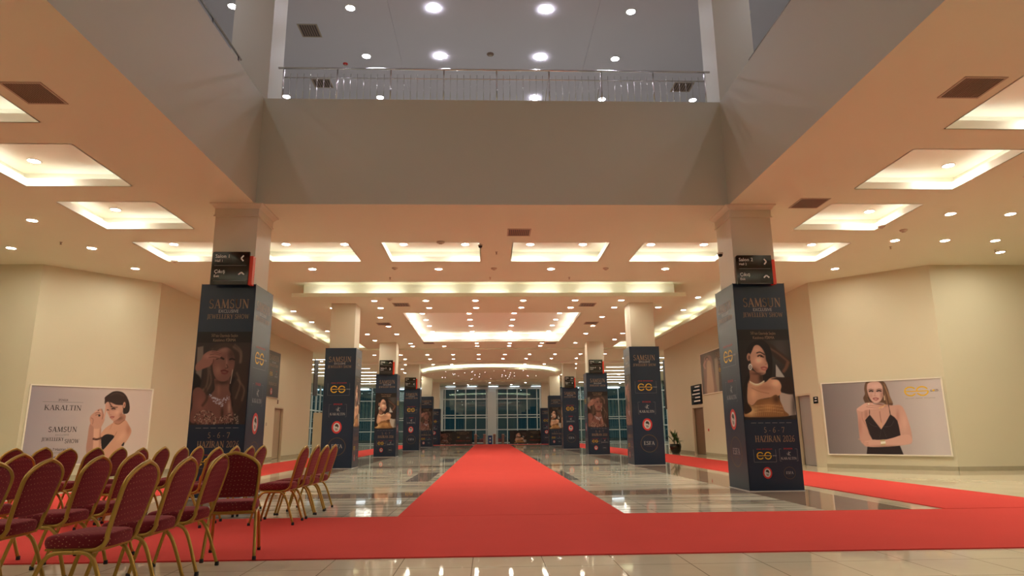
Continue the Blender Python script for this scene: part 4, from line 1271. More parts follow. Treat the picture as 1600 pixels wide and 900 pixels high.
sign(4.86, 5.57, 12.30, 3.90, 4.475, [('Salon 2', 'Hall 2', 0), ('Çıkış', 'Exit', 90)], 'glossy black direction sign for hall 2 and exit on the near right column')
for (x0, x1, y, zt, lab) in ((-5.33, -4.68, 32.24, 4.60, 'small black direction sign above the third wrap on the left'), (4.94, 5.62, 32.24, 4.57, 'small black direction sign above the third wrap on the right'),
                        (-5.45, -4.72, 43.06, 4.63, 'small black direction sign above the fourth wrap on the left'), (4.97, 5.60, 43.06, 4.63, 'small black direction sign above the fourth wrap on the right')):
    sign(x0, x1, y, 3.90, zt, [('Çıkış', 'Exit', 90), ('Salon 3', 'Hall 3', 0 if x0 > -5.4 else 180)], lab)
# ================================================================== CARPETS
def carpet(name, x0, x1, y0, y1, label, z=0.012):
    """flat runner with a soft low ripple and a rounded cut edge"""
    mb = MB()
    nx = max(2, int((x1 - x0) / 0.5)); ny = max(2, int((y1 - y0) / 0.5))
    xs = np.linspace(x0, x1, nx + 1); ys = np.linspace(y0, y1, ny + 1)
    base = len(mb.v)
    rr = random.Random(int(abs(x0) * 100 + y0))
    for j, yy in enumerate(ys):
        for i, xx in enumerate(xs):
            mb.v.append((xx, yy, z + rr.uniform(-0.0012, 0.0)))
    for j in range(ny):
        for i in range(nx):
            a = base + j * (nx + 1) + i
            mb.f.append((a, a + 1, a + nx + 2, a + nx + 1)); mb.mi.append(0)
    mb.quad((x0, y0, 0), (x1, y0, 0), (x1, y0, z), (x0, y0, z)); mb.quad((x0, y1, 0), (x0, y1, z), (x1, y1, z), (x1, y1, 0))
    mb.quad((x0, y0, 0), (x0, y0, z), (x0, y1, z), (x0, y1, 0)); mb.quad((x1, y0, 0), (x1, y1, 0), (x1, y1, z), (x1, y0, z))
    o = mb.build(name, M['carpet'], smooth=False)
    return tag(o, label, 'carpet')
carpet('red_carpet', -1.24, 1.86, 9.41, 62.5, 'long red central carpet runner leading to the far entrance')
carpet('red_carpet', -14.0, 14.5, 6.40, 9.40, 'wide red carpet strip crossing the hall in front of the columns')
carpet('red_carpet', 6.42, 8.62, 9.44, 62.5, 'red carpet runner along the right wall')
carpet('red_carpet', -8.42, -6.25, 9.44, 62.5, 'red carpet runner along the left wall behind the chairs')
carpet('red_carpet', -6.2, -1.3, 59.9, 61.4, 'far red cross strip before the dark barrier boards, left of the central runner')
carpet('red_carpet', 1.92, 6.35, 59.9, 61.4, 'far red cross strip before the dark barrier boards, right of the central runner')

# ================================================================== BANQUET CHAIRS (front looks to local -Y)
HW = [(0.42, 0.178), (0.50, 0.188), (0.62, 0.203), (0.75, 0.213), (0.825, 0.208), (0.872, 0.172), (0.903, 0.125), (0.926, 0.070), (0.946, 0.0)]
def lean(z): return 0.185 + 0.13 * max(0.0, (z - 0.46) / 0.48) ** 1.05
def hw_at(z):
    for (a, wa), (b, wb) in zip(HW, HW[1:]):
        if a <= z <= b: return wa + (wb - wa) * (z - a) / (b - a)
    return HW[0][1] if z < HW[0][0] else 0.0
def make_chair():
    root = empty('banquet_chair', (0, 0, 0))
    tag(root, 'x', 'chair', 'burgundy banquet chairs')
    fr = MB()
    side = [(0.172, -0.10, 0.402), (0.175, 0.04, 0.402), (0.176, 0.12, 0.408), (0.178, 0.165, 0.43), (0.182, 0.19, 0.47)]
    upp = [(w, lean(z), z) for z, w in HW if z >= 0.50]
    left = side + upp
    h1 = [tuple(q) for q in catmull([(-x, y, z) for x, y, z in left], 4)]
    P = h1 + [(-x, y, z) for x, y, z in reversed(h1[:-1])]
    fr.tube(P, 0.0155, 8)
    fr.build('back_frame', M['brass'], root, True)
    # upholstered back: lofted between rounded sections
    bk = MB(); n = 20
    zs = [0.545, 0.555, 0.60, 0.68, 0.76, 0.805, 0.845, 0.88, 0.905, 0.926]
    for i, z in enumerate(zs):
        w = hw_at(z) - 0.008
        th = 0.020 if 0 < i < len(zs) - 1 else 0.008
        yc = lean(z) - 0.004
        for k in range(n):
            a = 2 * math.pi * k / n
            c, s_ = math.cos(a), math.sin(a)
            bk.v.append((w * math.copysign(abs(c) ** 0.45, c), yc + th * math.copysign(abs(s_) ** 0.7, s_) - (0.012 * (1 - abs(c)) if s_ < 0 else 0), z))
    for i in range(len(zs) - 1):
        for k in range(n):
            a, b = i * n + k, i * n + (k + 1) % n
            bk.f.append((a, b, b + n, a + n)); bk.mi.append(0)
    bk.f.append(tuple(range(n))[::-1]); bk.mi.append(0)
    bk.f.append(tuple((len(zs) - 1) * n + k for k in range(n))); bk.mi.append(0)
    bk.build('backrest', M['fabric'], root, True)
    # seat cushion
    st = MB(); n = 32
    lay = [(0.418, 0.90), (0.422, 0.97), (0.445, 1.0), (0.478, 1.0), (0.495, 0.97), (0.503, 0.88), (0.508, 0.6), (0.510, 0.0)]
    for z, q in lay:
        for k in range(n):
            a = 2 * math.pi * k / n
            c, s_ = math.cos(a), math.sin(a)
            x = 0.208 * q * math.copysign(abs(c) ** 0.42, c)
            y = -0.015 + 0.212 * q * math.copysign(abs(s_) ** 0.42, s_)
            if y > 0: x *= 1 - 0.10 * (y / 0.2)
            zz = z - (0.014 * max(0, -(y + 0.10) / 0.12) if z > 0.47 else 0)
            st.v.append((x, y, zz))
    for i in range(len(lay) - 1):
        for k in range(n):
            a, b = i * n + k, i * n + (k + 1) % n
            st.f.append((a, b, b + n, a + n)); st.mi.append(0)
    st.f.append(tuple(range(n))[::-1]); st.mi.append(0)
    st.build('seat', M['fabric'], root, True)
    sf_ = MB()
    sf_.box(-0.185, 0.185, -0.19, 0.165, 0.404, 0.418)
    sf_.tube([(-0.19, -0.13, 0.398), (0.19, -0.13, 0.398)], 0.010, 6)
    sf_.tube([(-0.185, 0.10, 0.392), (0.185, 0.10, 0.392)], 0.010, 6)
    sf_.build('seat_frame', M['brass'], root)
    for sx in (-1, 1):
        for kind, pts in (('front', [(0.218, -0.285, 0.012), (0.205, -0.215, 0.27), (0.199, -0.175, 0.355), (0.195, -0.13, 0.389), (0.193, -0.06, 0.396), (0.193, 0.0, 0.396)]),
                          ('rear', [(0.218, 0.255, 0.012), (0.205, 0.175, 0.25), (0.199, 0.130, 0.345), (0.195, 0.085, 0.386), (0.193, 0.04, 0.396), (0.193, 0.0, 0.396)])):
            l = MB(); P = [tuple(q) for q in catmull([(sx * x, y, z) for x, y, z in pts], 4)]
            l.tube(P, 0.0145, 8)
            lo = l.build('leg', M['brass'], root, True)
            c = MB(); x, y = sx * 0.218, pts[0][1]
            c.lathe([(0.0, 0.0), (0.017, 0.0), (0.018, 0.004), (0.017, 0.030), (0.0135, 0.033)], (x, y, 0), 10)
            c.build('foot_cap', M['rubber'], lo, True)
    return root
chair0 = make_chair()
used = [False]
def chair(x, y, rz, z, label):
    o = chair0 if not used[0] else copy_tree(chair0)
    used[0] = True
    o.location = (x, y, z); o.rotation_euler = (0, 0, rz); o['label'] = label
R90 = -math.pi / 2
rc = random.Random(11)
near_rows = [(-2.35, [4.72, 5.35, 6.00], 0.30), (-3.35, [4.70, 5.26, 5.93, 6.52], 0.30), (-4.30, [6.36], 0.30)]
far_rows = [(-2.43, [8.90, 9.50, 10.04, 10.57]), (-3.50, [8.76, 9.36, 9.95, 10.47]), (-4.45, [8.74, 9.32, 9.92, 10.44]), (-5.40, [8.82, 9.43, 10.03]), (-6.40, [9.30, 9.90])]
for r, (x, ys, _) in enumerate(near_rows):
    for k, y in enumerate(ys):
        chair(x - 0.29, y, R90 + rc.uniform(-0.03, 0.03), 0.0125 if y > 6.10 else 0,
              'burgundy banquet chair, near block, %s row from the aisle, %s from the camera' % (ORD[r + 1], ORD[k + 1]))
for r, (x, ys) in enumerate(far_rows):
    for k, y in enumerate(ys):
        chair(x - 0.27, y, R90 + rc.uniform(-0.03, 0.03), 0.0125 if (y < 9.70 or x < -6) else 0,
              'burgundy banquet chair, far block, %s row from the runner, %s from the camera' % (ORD[r + 1], ORD[k + 1]))
chair(-2.40, 6.58, math.pi + 0.25, 0.0125, 'burgundy banquet chair standing alone in the aisle with its back to the camera')

# ================================================================== CEILING FITTINGS
def downlight_proto(m, r=0.095):
    root = MB(); root.lathe([(r + 0.028, 0.0), (r + 0.026, -0.010), (r, -0.012), (r - 0.004, 0.0)], (0, 0, 0), 28)
    o = root.build('downlight', M['trimring'], None, True)
    d = MB(); d.disc((0, 0), r, -0.006, 28)
    d.build('lens', M[m], o)
    return o
proto = {'down': downlight_proto('down'), 'far': downlight_proto('down_far'), 'up': downlight_proto('up_light', 0.11)}
usedp = {}
def downlight(x, y, z, label, group, kind='down'):
    o = proto[kind] if kind not in usedp else copy_tree(proto[kind])
    usedp[kind] = 1
    o.location = (x, y, z)
    tag(o, label, 'ceiling light', group)
def rows_of(rows, z, zone, group, kind='down'):
    """rows: list of (y, [x...]) from the camera outward"""
    for r, (y, xs) in enumerate(sorted(rows)):
        for k, x in enumerate(sorted(xs)):
            downlight(x, y, z, 'round downlight %s, %s row from front, %s from left' % (zone, ORD[r + 1], ORD[k + 1]), group, kind)
# in the coffers
cy_of = {}
side_y = sorted({(c[2] + c[3]) / 2 for c in COFFERS if c[2] < 15})
for x0, x1, y0, y1 in COFFERS:
    ym, xm = (y0 + y1) / 2, (x0 + x1) / 2
    if y0 > 15:
        if x1 - x0 < 2.1: downlight(-8.13 if xm < 0 else 8.64, 16.58, ZC + 0.34, 'single round downlight in the %s corner coffer of the front row' % ('left' if xm < 0 else 'right'), 'coffer downlights')
        else:
            n = {-5.75: 'left-hand column', -2.58: 'left of the middle', 0.60: 'right of the middle', 3.80: 'right-hand column'}[x0]
            for lx, w in zip({-5.75: (-5.26, -3.755), -2.58: (-2.22, -0.61), 0.60: (1.10, 2.49), 3.80: (4.30, 5.72)}[x0], ('left', 'right')):
                downlight(lx, 16.57, ZC + 0.34, '%s downlight of the pair in the front coffer %s' % (w, {'left-hand column': 'beside the left column', 'left of the middle': 'just left of the middle', 'right of the middle': 'just right of the middle', 'right-hand column': 'beside the right column'}[n]), 'coffer downlights')
    else:
        downlight(-8.13 if xm < 0 else 8.65, ym + 0.55, ZC + 0.34, 'single round downlight in the %s coffer from the camera on the %s side' % (ORD[1 + side_y.index(ym)], 'left' if xm < 0 else 'right'), 'coffer downlights')
# main ceiling left and right of the coffers
rows_of([(-3.0, [-9.0, -6.5]), (0.0, [-11.6, -9.68, -7.5]), (3.0, [-11.6, -9.68]), (5.5, [-11.6, -9.68]), (8.3, [-11.6, -9.68]), (10.9, [-11.6, -9.68]), (13.6, [-9.67, -11.6]), (15.75, [-9.68, -11.6]), (17.8, [-9.70])], ZC, 'left of the coffers', 'left hall downlights')
rows_of([(-3.0, [7, 9.5]), (0.0, [7.9, 9.9, 11.2]), (3.0, [9.9, 11.2]), (5.5, [9.9, 11.2]), (8.3, [9.9, 11.2]), (10.9, [9.9, 11.2, 12.45]), (13.04, [9.9, 11.22, 12.5]), (15.04, [9.92, 11.17, 12.44]), (16.1, [13.4]), (17.88, [9.92])], ZC, 'right of the coffers', 'right hall downlights')
rows_of([(17.87, [-4.9, -1.40, 1.76, 5.01])], ZC, 'behind the front coffers', 'front strip downlights')
IX = [-3.87, -2.13, -0.45, 1.18, 2.96, 4.55]
rows_of([(21.9, IX), (23.22, [-5.56] + IX + [6.16]), (25.2, [-4.20, 4.45]), (27.4, [-4.20, 4.43]), (29.65, [-5.50, -4.17, 4.45, 6.16]), (31.7, [-5.50, 6.16]), (32.88, [-3.92, -0.60, 1.06, 2.69, 4.39]), (33.97, [-3.93, -2.31, -0.60, 1.06, 2.69])], ZI, 'in the dropped island', 'island downlights', 'far')
rows_of([(y, [-2.73, -0.81, 1.05, 2.94]) for y in (26.72, 28.28, 29.92, 31.7)], ZN, 'in the island recess', 'island recess downlights', 'far')
rows_of([(26.4, [-7.9]), (29.1, [-7.87]), (31.8, [-7.83]), (23.8, [7.85]), (26.4, [8.05])], ZR, 'in the raised band', 'raised band downlights', 'far')
rows_of([(38.65, [-6.7, -5.16, -3.6, -2.1, -0.59, 0.95, 2.42, 3.93, 5.44, 6.9]), (41.0, [-5.2, -3.66, -2.19, -0.62, 0.89, 2.34, 3.93, 5.5])], ZC, 'in the far ceiling', 'far ceiling downlights', 'far')
rows_of([(44.4, [-5.6, -3.75, -2.5, 2.45, 3.76, 5.9]), (47.5, [-6.2, 6.3]), (50.5, [-6.4, 6.5]), (53.0, [-6.2, -5.6, 5.9, 6.5]), (58.6, [-6.5, -3.4, 0.1, 3.5, 6.6]), (61.5, [-3.2, 0.1, 3.4]), (64.0, [-6.2, -2.0, 2.2, 6.4])], ZC, 'in the farthest ceiling', 'farthest downlights', 'far')
for sx, nm in ((-1, 'left'), (1, 'right')):
    rows_of([(y, [sx * 10.6, sx * 12.6, sx * 14.6]) for y in (38.5, 42, 47.6, 53.4, 59.3, 63)], ZC, 'over the %s wing' % nm, 'wing downlights', 'far')
UX = [-6.35, -3.43, -1.37, 1.47, 3.62, 6.56]
rows_of([(y, [-8.6, -6.35, 6.56, 8.8]) for y in (-6.0, 7.2, 11.0)] + [(y, [-8.6] + UX + [8.8]) for y in (-1.6, 2.8)] + [(14.6, [-6.33, -3.44, -1.37, 1.46, 3.62, 6.56]), (16.75, [-3.43, -1.36, 1.48, 3.62]), (19.08, [-6.35, -3.42, 1.49, 3.64, 6.58]), (22.5, UX), (26, UX)], ZU, 'in the upper ceiling', 'upper storey downlights', 'up')

# linear lights of the wings
def lin_light(x0, x1, y, label):
    b = MB(); b.box(x0, x1, y - 0.09, y + 0.09, ZC - 0.06, ZC - 0.001)
    root = b.build('linear_light', M['cove'])
    d = MB(); d.quad((x0 + 0.03, y - 0.07, ZC - 0.062), (x0 + 0.03, y + 0.07, ZC - 0.062), (x1 - 0.03, y + 0.07, ZC - 0.062), (x1 - 0.03, y - 0.07, ZC - 0.062))
    d.build('diffuser', M['lin'], root)
    tag(root, label, 'ceiling light', 'linear lights of the wings')
for sx, nm in ((-1, 'left'), (1, 'right')):
    for k in range(8):
        y = 40.5 + 2.9 * k
        x0, x1 = sorted((sx * 8.3, sx * 13.6))
        lin_light(x0, x1, y, 'long linear ceiling light crossing the %s wing, %s from the camera' % (nm, ORD[k + 1]))

# air grilles
def vent(x0, x1, y0, y1, z, label, n=14, quads=False, along='y'):
    cx, cy = (x0 + x1) / 2, (y0 + y1) / 2
    fr = MB(); ring_box(fr, x0 - cx + 0.02, x1 - cx - 0.02, y0 - cy + 0.02, y1 - cy - 0.02, 0.03, -0.012, 0.0)
    o = fr.build('ceiling_vent', M['ventframe'], loc=(cx, cy, z))
    bk = MB(); bk.quad((x0 - cx, y0 - cy, -0.002), (x0 - cx, y1 - cy, -0.002), (x1 - cx, y1 - cy, -0.002), (x1 - cx, y0 - cy, -0.002))
    bk.build('vent_backing', M['dark_print'], o)
    sl = MB()
    for i in range(n):
        if along == 'y':
            x = x0 - cx + (x1 - x0) * (i + 0.5) / n; w = (x1 - x0) / n * 0.28
            sl.box(x - w, x + w, y0 - cy + 0.02, y1 - cy - 0.02, -0.010, -0.004)
        else:
            y = y0 - cy + (y1 - y0) * (i + 0.5) / n; w = (y1 - y0) / n * 0.28
            sl.box(x0 - cx + 0.02, x1 - cx - 0.02, y - w, y + w, -0.010, -0.004)
    sl.build('vent_slats', M['vent'], o)
    tag(o, label, 'air vent')
    return o
vent(-6.32, -5.80, 7.92, 8.48, ZC, 'brown slatted ceiling vent beside the near left coffers', 16)
vent(6.24, 6.80, 7.56, 8.10, ZC, 'brown slatted ceiling vent beside the near right coffers', 16)
vent(6.22, 6.80, 12.12, 12.68, ZC, 'brown slatted ceiling vent right of the near right column', 16)
vent(0.44, 0.96, 14.16, 14.68, ZC, 'brown slatted ceiling vent in the middle before the front coffers', 12)
for (x, y, z, lab) in ((-3.05, 22.6, ZI, 'small dark vent in the front of the ceiling island, left'), (3.5, 22.7, ZI, 'small dark vent in the front of the ceiling island, right'),
                    (-4.3, 26.75, ZI, 'small dark vent beside the island recess, left'), (4.25, 26.7, ZI, 'small dark vent beside the island recess, right'),
                    (-3.0, 32.7, ZI, 'small dark vent behind the island recess, left'), (3.15, 32.9, ZI, 'small dark vent behind the island recess, right')):
    vent(x - 0.27, x + 0.27, y - 0.30, y + 0.30, z, lab, 6)
for (x0, x1, y0, y1, lab) in ((-4.95, -4.45, 15.3, 15.85, 'square cassette vent of four panes in the upper ceiling on the left'), (-5.3, -4.75, 18.0, 18.5, 'square dark vent in the upper ceiling behind the left end of the railing'), (5.7, 6.3, 18.0, 18.55, 'square dark vent in the upper ceiling behind the right end of the railing')):
    vent(x0, x1, y0, y1, ZU, lab, 8)

# smoke detectors, sprinklers, domes
def detector(x, y, z, label, r=0.085, m='plastic', cat='smoke detector', name='smoke_detector'):
    b = MB(); b.lathe([(r, 0.0), (r, -0.015), (r * 0.8, -0.035), (r * 0.45, -0.045), (0.0, -0.047)], (0, 0, 0), 20)
    o = b.build(name, M[m], None, True, loc=(x, y, z)); tag(o, label, cat)
    c = MB(); c.lathe([(r * 0.5, -0.040), (r * 0.42, -0.055), (0.0, -0.058)], (0, 0, 0), 16); c.build('sensor_cap', M['ventframe'], o, True)
for (x, y, z, lab) in ((-8.25, 16.95, ZC, 'beige smoke detector under the left flat ceiling near the angled wall'), (8.9, 13.9, ZC, 'beige smoke detector right of the coffers, upper one'), (9.6, 14.2, ZC, 'beige smoke detector right of the coffers, lower one'),
                   (-2.6, 17.75, ZC, 'beige smoke detector in the front strip, left of the middle light'), (0.15, 17.8, ZC, 'beige smoke detector in the front strip, near the middle'), (3.3, 17.8, ZC, 'beige smoke detector in the front strip, right of the middle'),
                   (-3.3, 21.6, ZI, 'small smoke detector at the front edge of the ceiling island')):
    detector(x, y, z, lab)
detector(-1.15, 15.2, ZC, 'white dome device with bluish lens in front of the left middle coffer', 0.10)
detector(0.06, 16.63, ZU + 0.03, 'grey disc detector in the middle of the upper ceiling', 0.10, 'vent')
detector(-4.1, 17.15, ZU, 'small red alarm device on the upper ceiling at the left', 0.07, 'red_print', 'alarm', 'fire_alarm')
def sprinkler(x, y, z, label):
    b = MB(); b.lathe([(0.035, 0.0), (0.033, -0.006), (0.012, -0.010), (0.010, -0.05), (0.028, -0.055), (0.028, -0.060), (0.0, -0.061)], (0, 0, 0), 10)
    tag(b.build('sprinkler', M['ventframe'], None, True, loc=(x, y, z)), label, 'sprinkler')
for (x, y, z, lab) in ((-10.1, 15.25, ZC, 'sprinkler head in the left flat ceiling'), (10.15, 15.6, ZC, 'sprinkler head in the right flat ceiling'), (13.1, 15.9, ZC, 'sprinkler head at the far right of the flat ceiling'),
                   (-2.9, 18.9, ZC, 'sprinkler head just before the lit trough, left'), (0.05, 18.9, ZC, 'sprinkler head just before the lit trough, middle'), (2.4, 18.9, ZC, 'sprinkler head just before the lit trough, right'), (0.2, 16.1, ZC, 'sprinkler head between the two middle coffers')):
    sprinkler(x, y, z, lab)
def camera_dome(x, y, z, label):
    b = MB(); b.lathe([(0.06, 0.0), (0.06, -0.02), (0.05, -0.03)], (0, 0, 0), 16)
    o = b.build('security_camera', M['plastic'], None, True, loc=(x, y, z)); tag(o, label, 'camera')
    c = MB(); c.lathe([(0.05, -0.03), (0.045, -0.06), (0.025, -0.08), (0.0, -0.085)], (0, 0, 0), 16); c.build('dark_lens', M['dome'], o, True)
camera_dome(-0.20, 15.45, ZC, 'small dark camera at the corner of the left middle coffer')
camera_dome(-5.0, 13.42 + 0.06, ZC - 0.9, 'small camera on the back of the near left column')
camera_dome(4.80, 12.95, ZC - 0.9, 'small dark camera on the inner face of the near right column')

# ================================================================== RAILINGS OF THE UPPER FLOOR
def railing(name, p0, p1, npost, label, bal=7, slant=()):
    A, B = Vector(p0), Vector(p1); d = (B - A); L = d.length; d.normalize()
    z0 = ZF
    root = empty('glass_free_railing' if False else 'steel_railing', (A.x, A.y, z0), math.atan2(d.y, d.x), label, 'railing')
    h = MB(); h.tube([(0 - 0.12, 0, 0.80), (L + 0.12, 0, 0.80)], 0.024, 10); h.build('handrail', M['chrome'], root, True)
    h = MB(); h.tube([(0, 0, 0.58), (L, 0, 0.58)], 0.014, 8); h.build('mid_rail', M['chrome'], root, True)
    for i in range(npost + 1):
        x = L * i / npost
        b = MB(); b.tube([(x, 0, 0), (x, 0, 0.80)], 0.017, 8)
        b.lathe([(0.045, 0.0), (0.045, 0.008), (0.018, 0.012)], (x, 0, 0), 12)
        b.build('post', M['chrome'], root, True)
        if i in slant:
            s = MB(); s.tube([(x + 0.0, 0.0, 0.72), (x - 0.10, 0.30, 0.0)], 0.012, 6); s.build('brace', M['chrome'], root, True)
        if i < npost:
            for k in range(bal):
                xx = x + L / npost * (k + 1) / (bal + 1)
                q = MB(); q.tube([(xx, 0, 0.04), (xx, 0, 0.68)], 0.0065, 6); q.build('baluster', M['chrome'], root, True)
    return root
railing('r', (-4.32, 12.72, 0), (4.68, 12.72, 0), 8, 'polished steel railing on the far edge of the upper floor opening', 7, (1, 5, 6))
railing('r', (-5.12, 12.3, 0), (-5.12, 3.3, 0), 7, 'polished steel railing on the left edge of the upper floor opening', 7, (2, 5))
railing('r', (5.48, 12.1, 0), (5.48, 3.1, 0), 7, 'polished steel railing on the right edge of the upper floor opening', 7, (2, 5))

# ================================================================== POSTERS
def local_frame(A, B):
    d = (Vector((*B, 0)) - Vector((*A, 0))); L = d.length; d.normalize()
    return d, L
def poster(A, B, z0, z1, kind, nx, ny, label, toroom):
    d, L = local_frame(A, B)
    n = Vector((d.y, -d.x, 0))
    if n.dot(Vector(toroom)) < 0: n = -n
    root = empty('wall_poster', (A[0], A[1], z0), 0, label, 'poster')
    H = z1 - z0
    R_ = Matrix.Rotation(math.atan2(d.y, d.x), 4, 'Z')
    s = 1 if (R_ @ Vector((0, 1, 0))).dot(n) > 0 else -1
    b = MB()
    def ob(x0, x1, y0, y1, za, zb):
        y0, y1 = sorted((s * y0, s * y1)); b.obox(R_, x0, x1, y0, y1, za, zb)
    t = 0.035
    ob(0, L, 0.005, 0.05, 0, t); ob(0, L, 0.005, 0.05, H - t, H); ob(0, t, 0.005, 0.05, t, H - t); ob(L - t, L, 0.005, 0.05, t, H - t)
    b.build('poster_frame', M['poster_frame'], root)
    bk = MB(); 
    y0, y1 = sorted((s * 0.005, s * 0.028)); bk.obox(R_, t, L - t, y0, y1, t, H - t); bk.build('backing_board', M['plastic'], root)
    O = d * t + n * 0.031 + Vector((0, 0, t))
    P = get_any(kind, nx, ny)
    picture('poster_print', P, O, d, n, L - 2 * t, H - 2 * t, root)
    S = Sheet(d * 0 + n * 0.031, d, n, 0.003)
    return root, S, L, H
_pc = {}
def get_any(kind, nx, ny):
    k = (kind, nx)
    if k not in _pc: _pc[k] = {'bob': photo_bob, 'vneck': photo_vneck, 'gown': photo_gown}[kind](nx, ny)
    return _pc[k]
root, S, L, H = poster((-11.80, 17.41), (-9.78, 19.64), 0.37, 2.44, 'bob', 240, 165, 'large framed poster of a short-haired woman on the left angled wall behind the chairs', (1, -1, 0))
S.sans('dark_print', 'SPONSOR', 0.78, H * 0.80, 0.055, 0.22); S.rect('grey_print', 0.32, H * 0.785, 1.25, H * 0.79)
S.serif('dark_print', 'KARALTIN', 0.80, H * 0.685, 0.13, 0.86)
S.build('sponsor_lettering', root)
S.serif('dark_print', 'SAMSUN', 0.86, H * 0.415, 0.13, 0.66); S.sans('grey_print', 'EXCLUSIVE', 0.86, H * 0.365, 0.05, 0.30)
S.serif('dark_print', 'JEWELLERY', 0.66, H * 0.305, 0.085, 0.50); S.serif('dark_print', 'SHOW', 1.10, H * 0.275, 0.10, 0.34)
S.sans('dark_print', '5-6-7 Haziran 2026', 0.86, H * 0.185, 0.065, 0.60); S.rect('grey_print', 0.60, H * 0.155, 1.12, H * 0.16)
S.sans('dark_print', 'STAND NO A 12', 0.86, H * 0.08, 0.075, 0.70)
S.build('event_lettering', root)
root, S, L, H = poster((10.03, 19.62), (12.30, 17.48), 0.37, 2.47, 'vneck', 240, 165, 'large framed poster of a woman in a black v-neck dress on the right angled wall', (-1, -1, 0))
r = 0.135; cx, cy = L * 0.748, H * 0.83; t = 0.034
S.ringe('yellow_print', cx, cy, r * 1.12, r, t, 26, 35, 325); S.ringe('yellow_print', cx + 0.29, cy, r * 1.12, r, t, 14, 25, 180); S.ringe('yellow_print', cx + 0.29, cy, r * 1.12, r, t, 14, 205, 360)
S.rect('yellow_print', cx - 0.12, cy - 0.013, cx + 0.43, cy + 0.013)
S.sans('dark_print', 'G   LD', cx + 0.475, cy - 0.025, 0.055, 0.19, 'LEFT'); S.disc('yellow_print', cx + 0.553, cy + 0.003, 0.026, 0.028, 0.001)
S.sans('grey_print', 'FACTORY  MARKET  WHOLESALE', cx + 0.22, cy - r - 0.07, 0.024, 0.70)
S.build('sponsor_logo', root)
# high posters on the side walls
root, S, L, H = poster((9.985, 30.5), (9.985, 26.9), 2.70, 4.60, 'gown', 90, 60, 'high dark poster of a figure in a long pale gown on the right wall', (-1, 0, 0))
S.serif('gold_print', 'SAMSUN', 2.75, H - 0.40, 0.24, 1.3); S.sans('white_print', 'EXCLUSIVE', 2.75, H - 0.52, 0.07, 0.5); S.serif('gold_print', 'JEWELLERY SHOW', 2.75, H - 0.68, 0.11, 1.2)
S.build('title_lettering', root); es_logo(S, 2.6, H - 0.95, 0.30, parent=root); crest(S, 2.95, 0.42, 0.16, root)
root = empty('wall_poster', (-9.80, 27.0, 2.72), 0, 'high dark text poster on the left wall behind the near left column', 'poster')
b = MB(); b.box(0, 0.04, 0, 4.1, 0, 2.1); b.build('poster_panel', M['plastic'], root)
b = MB(); b.quad((0.042, 0.03, 0.03), (0.042, 4.07, 0.03), (0.042, 4.07, 2.07), (0.042, 0.03, 2.07)); b.build('poster_print', mat('charcoal_print', (0.05, 0.045, 0.045), 0.35), root)
S = Sheet((0.042, 0, 0), (0, 1, 0), (1, 0, 0), 0.003)
S.serif('gold_print', 'SAMSUN', 3.2, 1.66, 0.24, 1.3); S.sans('white_print', 'EXCLUSIVE', 3.2, 1.54, 0.07, 0.5); S.serif('gold_print', 'JEWELLERY SHOW', 3.2, 1.38, 0.12, 1.2)
S.serif('gold_print', 'HAZİRAN 2026', 3.2, 0.55, 0.13, 1.1)
S.build('title_lettering', root); es_logo(S, 2.9, 1.05, 0.30, parent=root); emblem_logo(S, 3.6, 1.05, 0.30, 0.45, root); crest(S, 3.05, 0.28, 0.15, root)

# small wall signs and switches
def wall_plate(name, x, y, z, w, h, face, m, label, cat, lines=0, th=0.02):
    b = MB(); x0, x1 = sorted((x, x + face * th)); b.box(x0, x1, y - w / 2, y + w / 2, z - h / 2, z + h / 2)
    o = b.build(name, M[m]); tag(o, label, cat)
    if lines:
        q = MB(); xx = x + face * (th + 0.002)
        for k in range(lines):
            zz = z + h / 2 - h * (k + 0.75) / (lines + 0.5)
            a, c_ = y - w * 0.38, y + w * (0.1 + 0.28 * ((k * 7) % 3) / 2)
            q.quad((xx, a, zz), (xx, c_, zz), (xx, c_, zz + h * 0.35 / lines), (xx, a, zz + h * 0.35 / lines))
        q.build('sign_lettering', M['signwhite'], o)
    return o
wall_plate('door_sign', 10.0, 31.5, 2.78, 1.55, 0.92, -1, 'signblack', 'black information sign above the brown door on the right wall', 'sign', 5, 0.05)
wall_plate('door_sign', 10.0, 19.96, 1.98, 0.26, 0.20, -1, 'signblack', 'small black door plate beside the grey door', 'sign', 2)
wall_plate('alarm_button', 10.0, 30.15, 1.12, 0.11, 0.11, -1, 'red_print', 'red fire alarm button on the right wall', 'alarm button')
wall_plate('light_switch', -9.83, 29.9, 1.55, 0.12, 0.14, 1, 'plastic', 'pale switch plate on the left wall beside the door recess', 'switch')
wall_plate('card_reader', -9.83, 29.4, 1.08, 0.12, 0.16, 1, 'vent', 'dark small box on the left wall below the switch plate', 'card reader')
wall_plate('door_number', -9.83, 31.3, 2.58, 0.12, 0.18, 1, 'vent', 'small dark plate above the left door recess', 'sign')
o = wall_plate('exit_plate', 12.0, 17.0, 1, 0.01, 0.01, 1, 'vent', 'x', 'x') ; bpy.data.objects.remove(o)

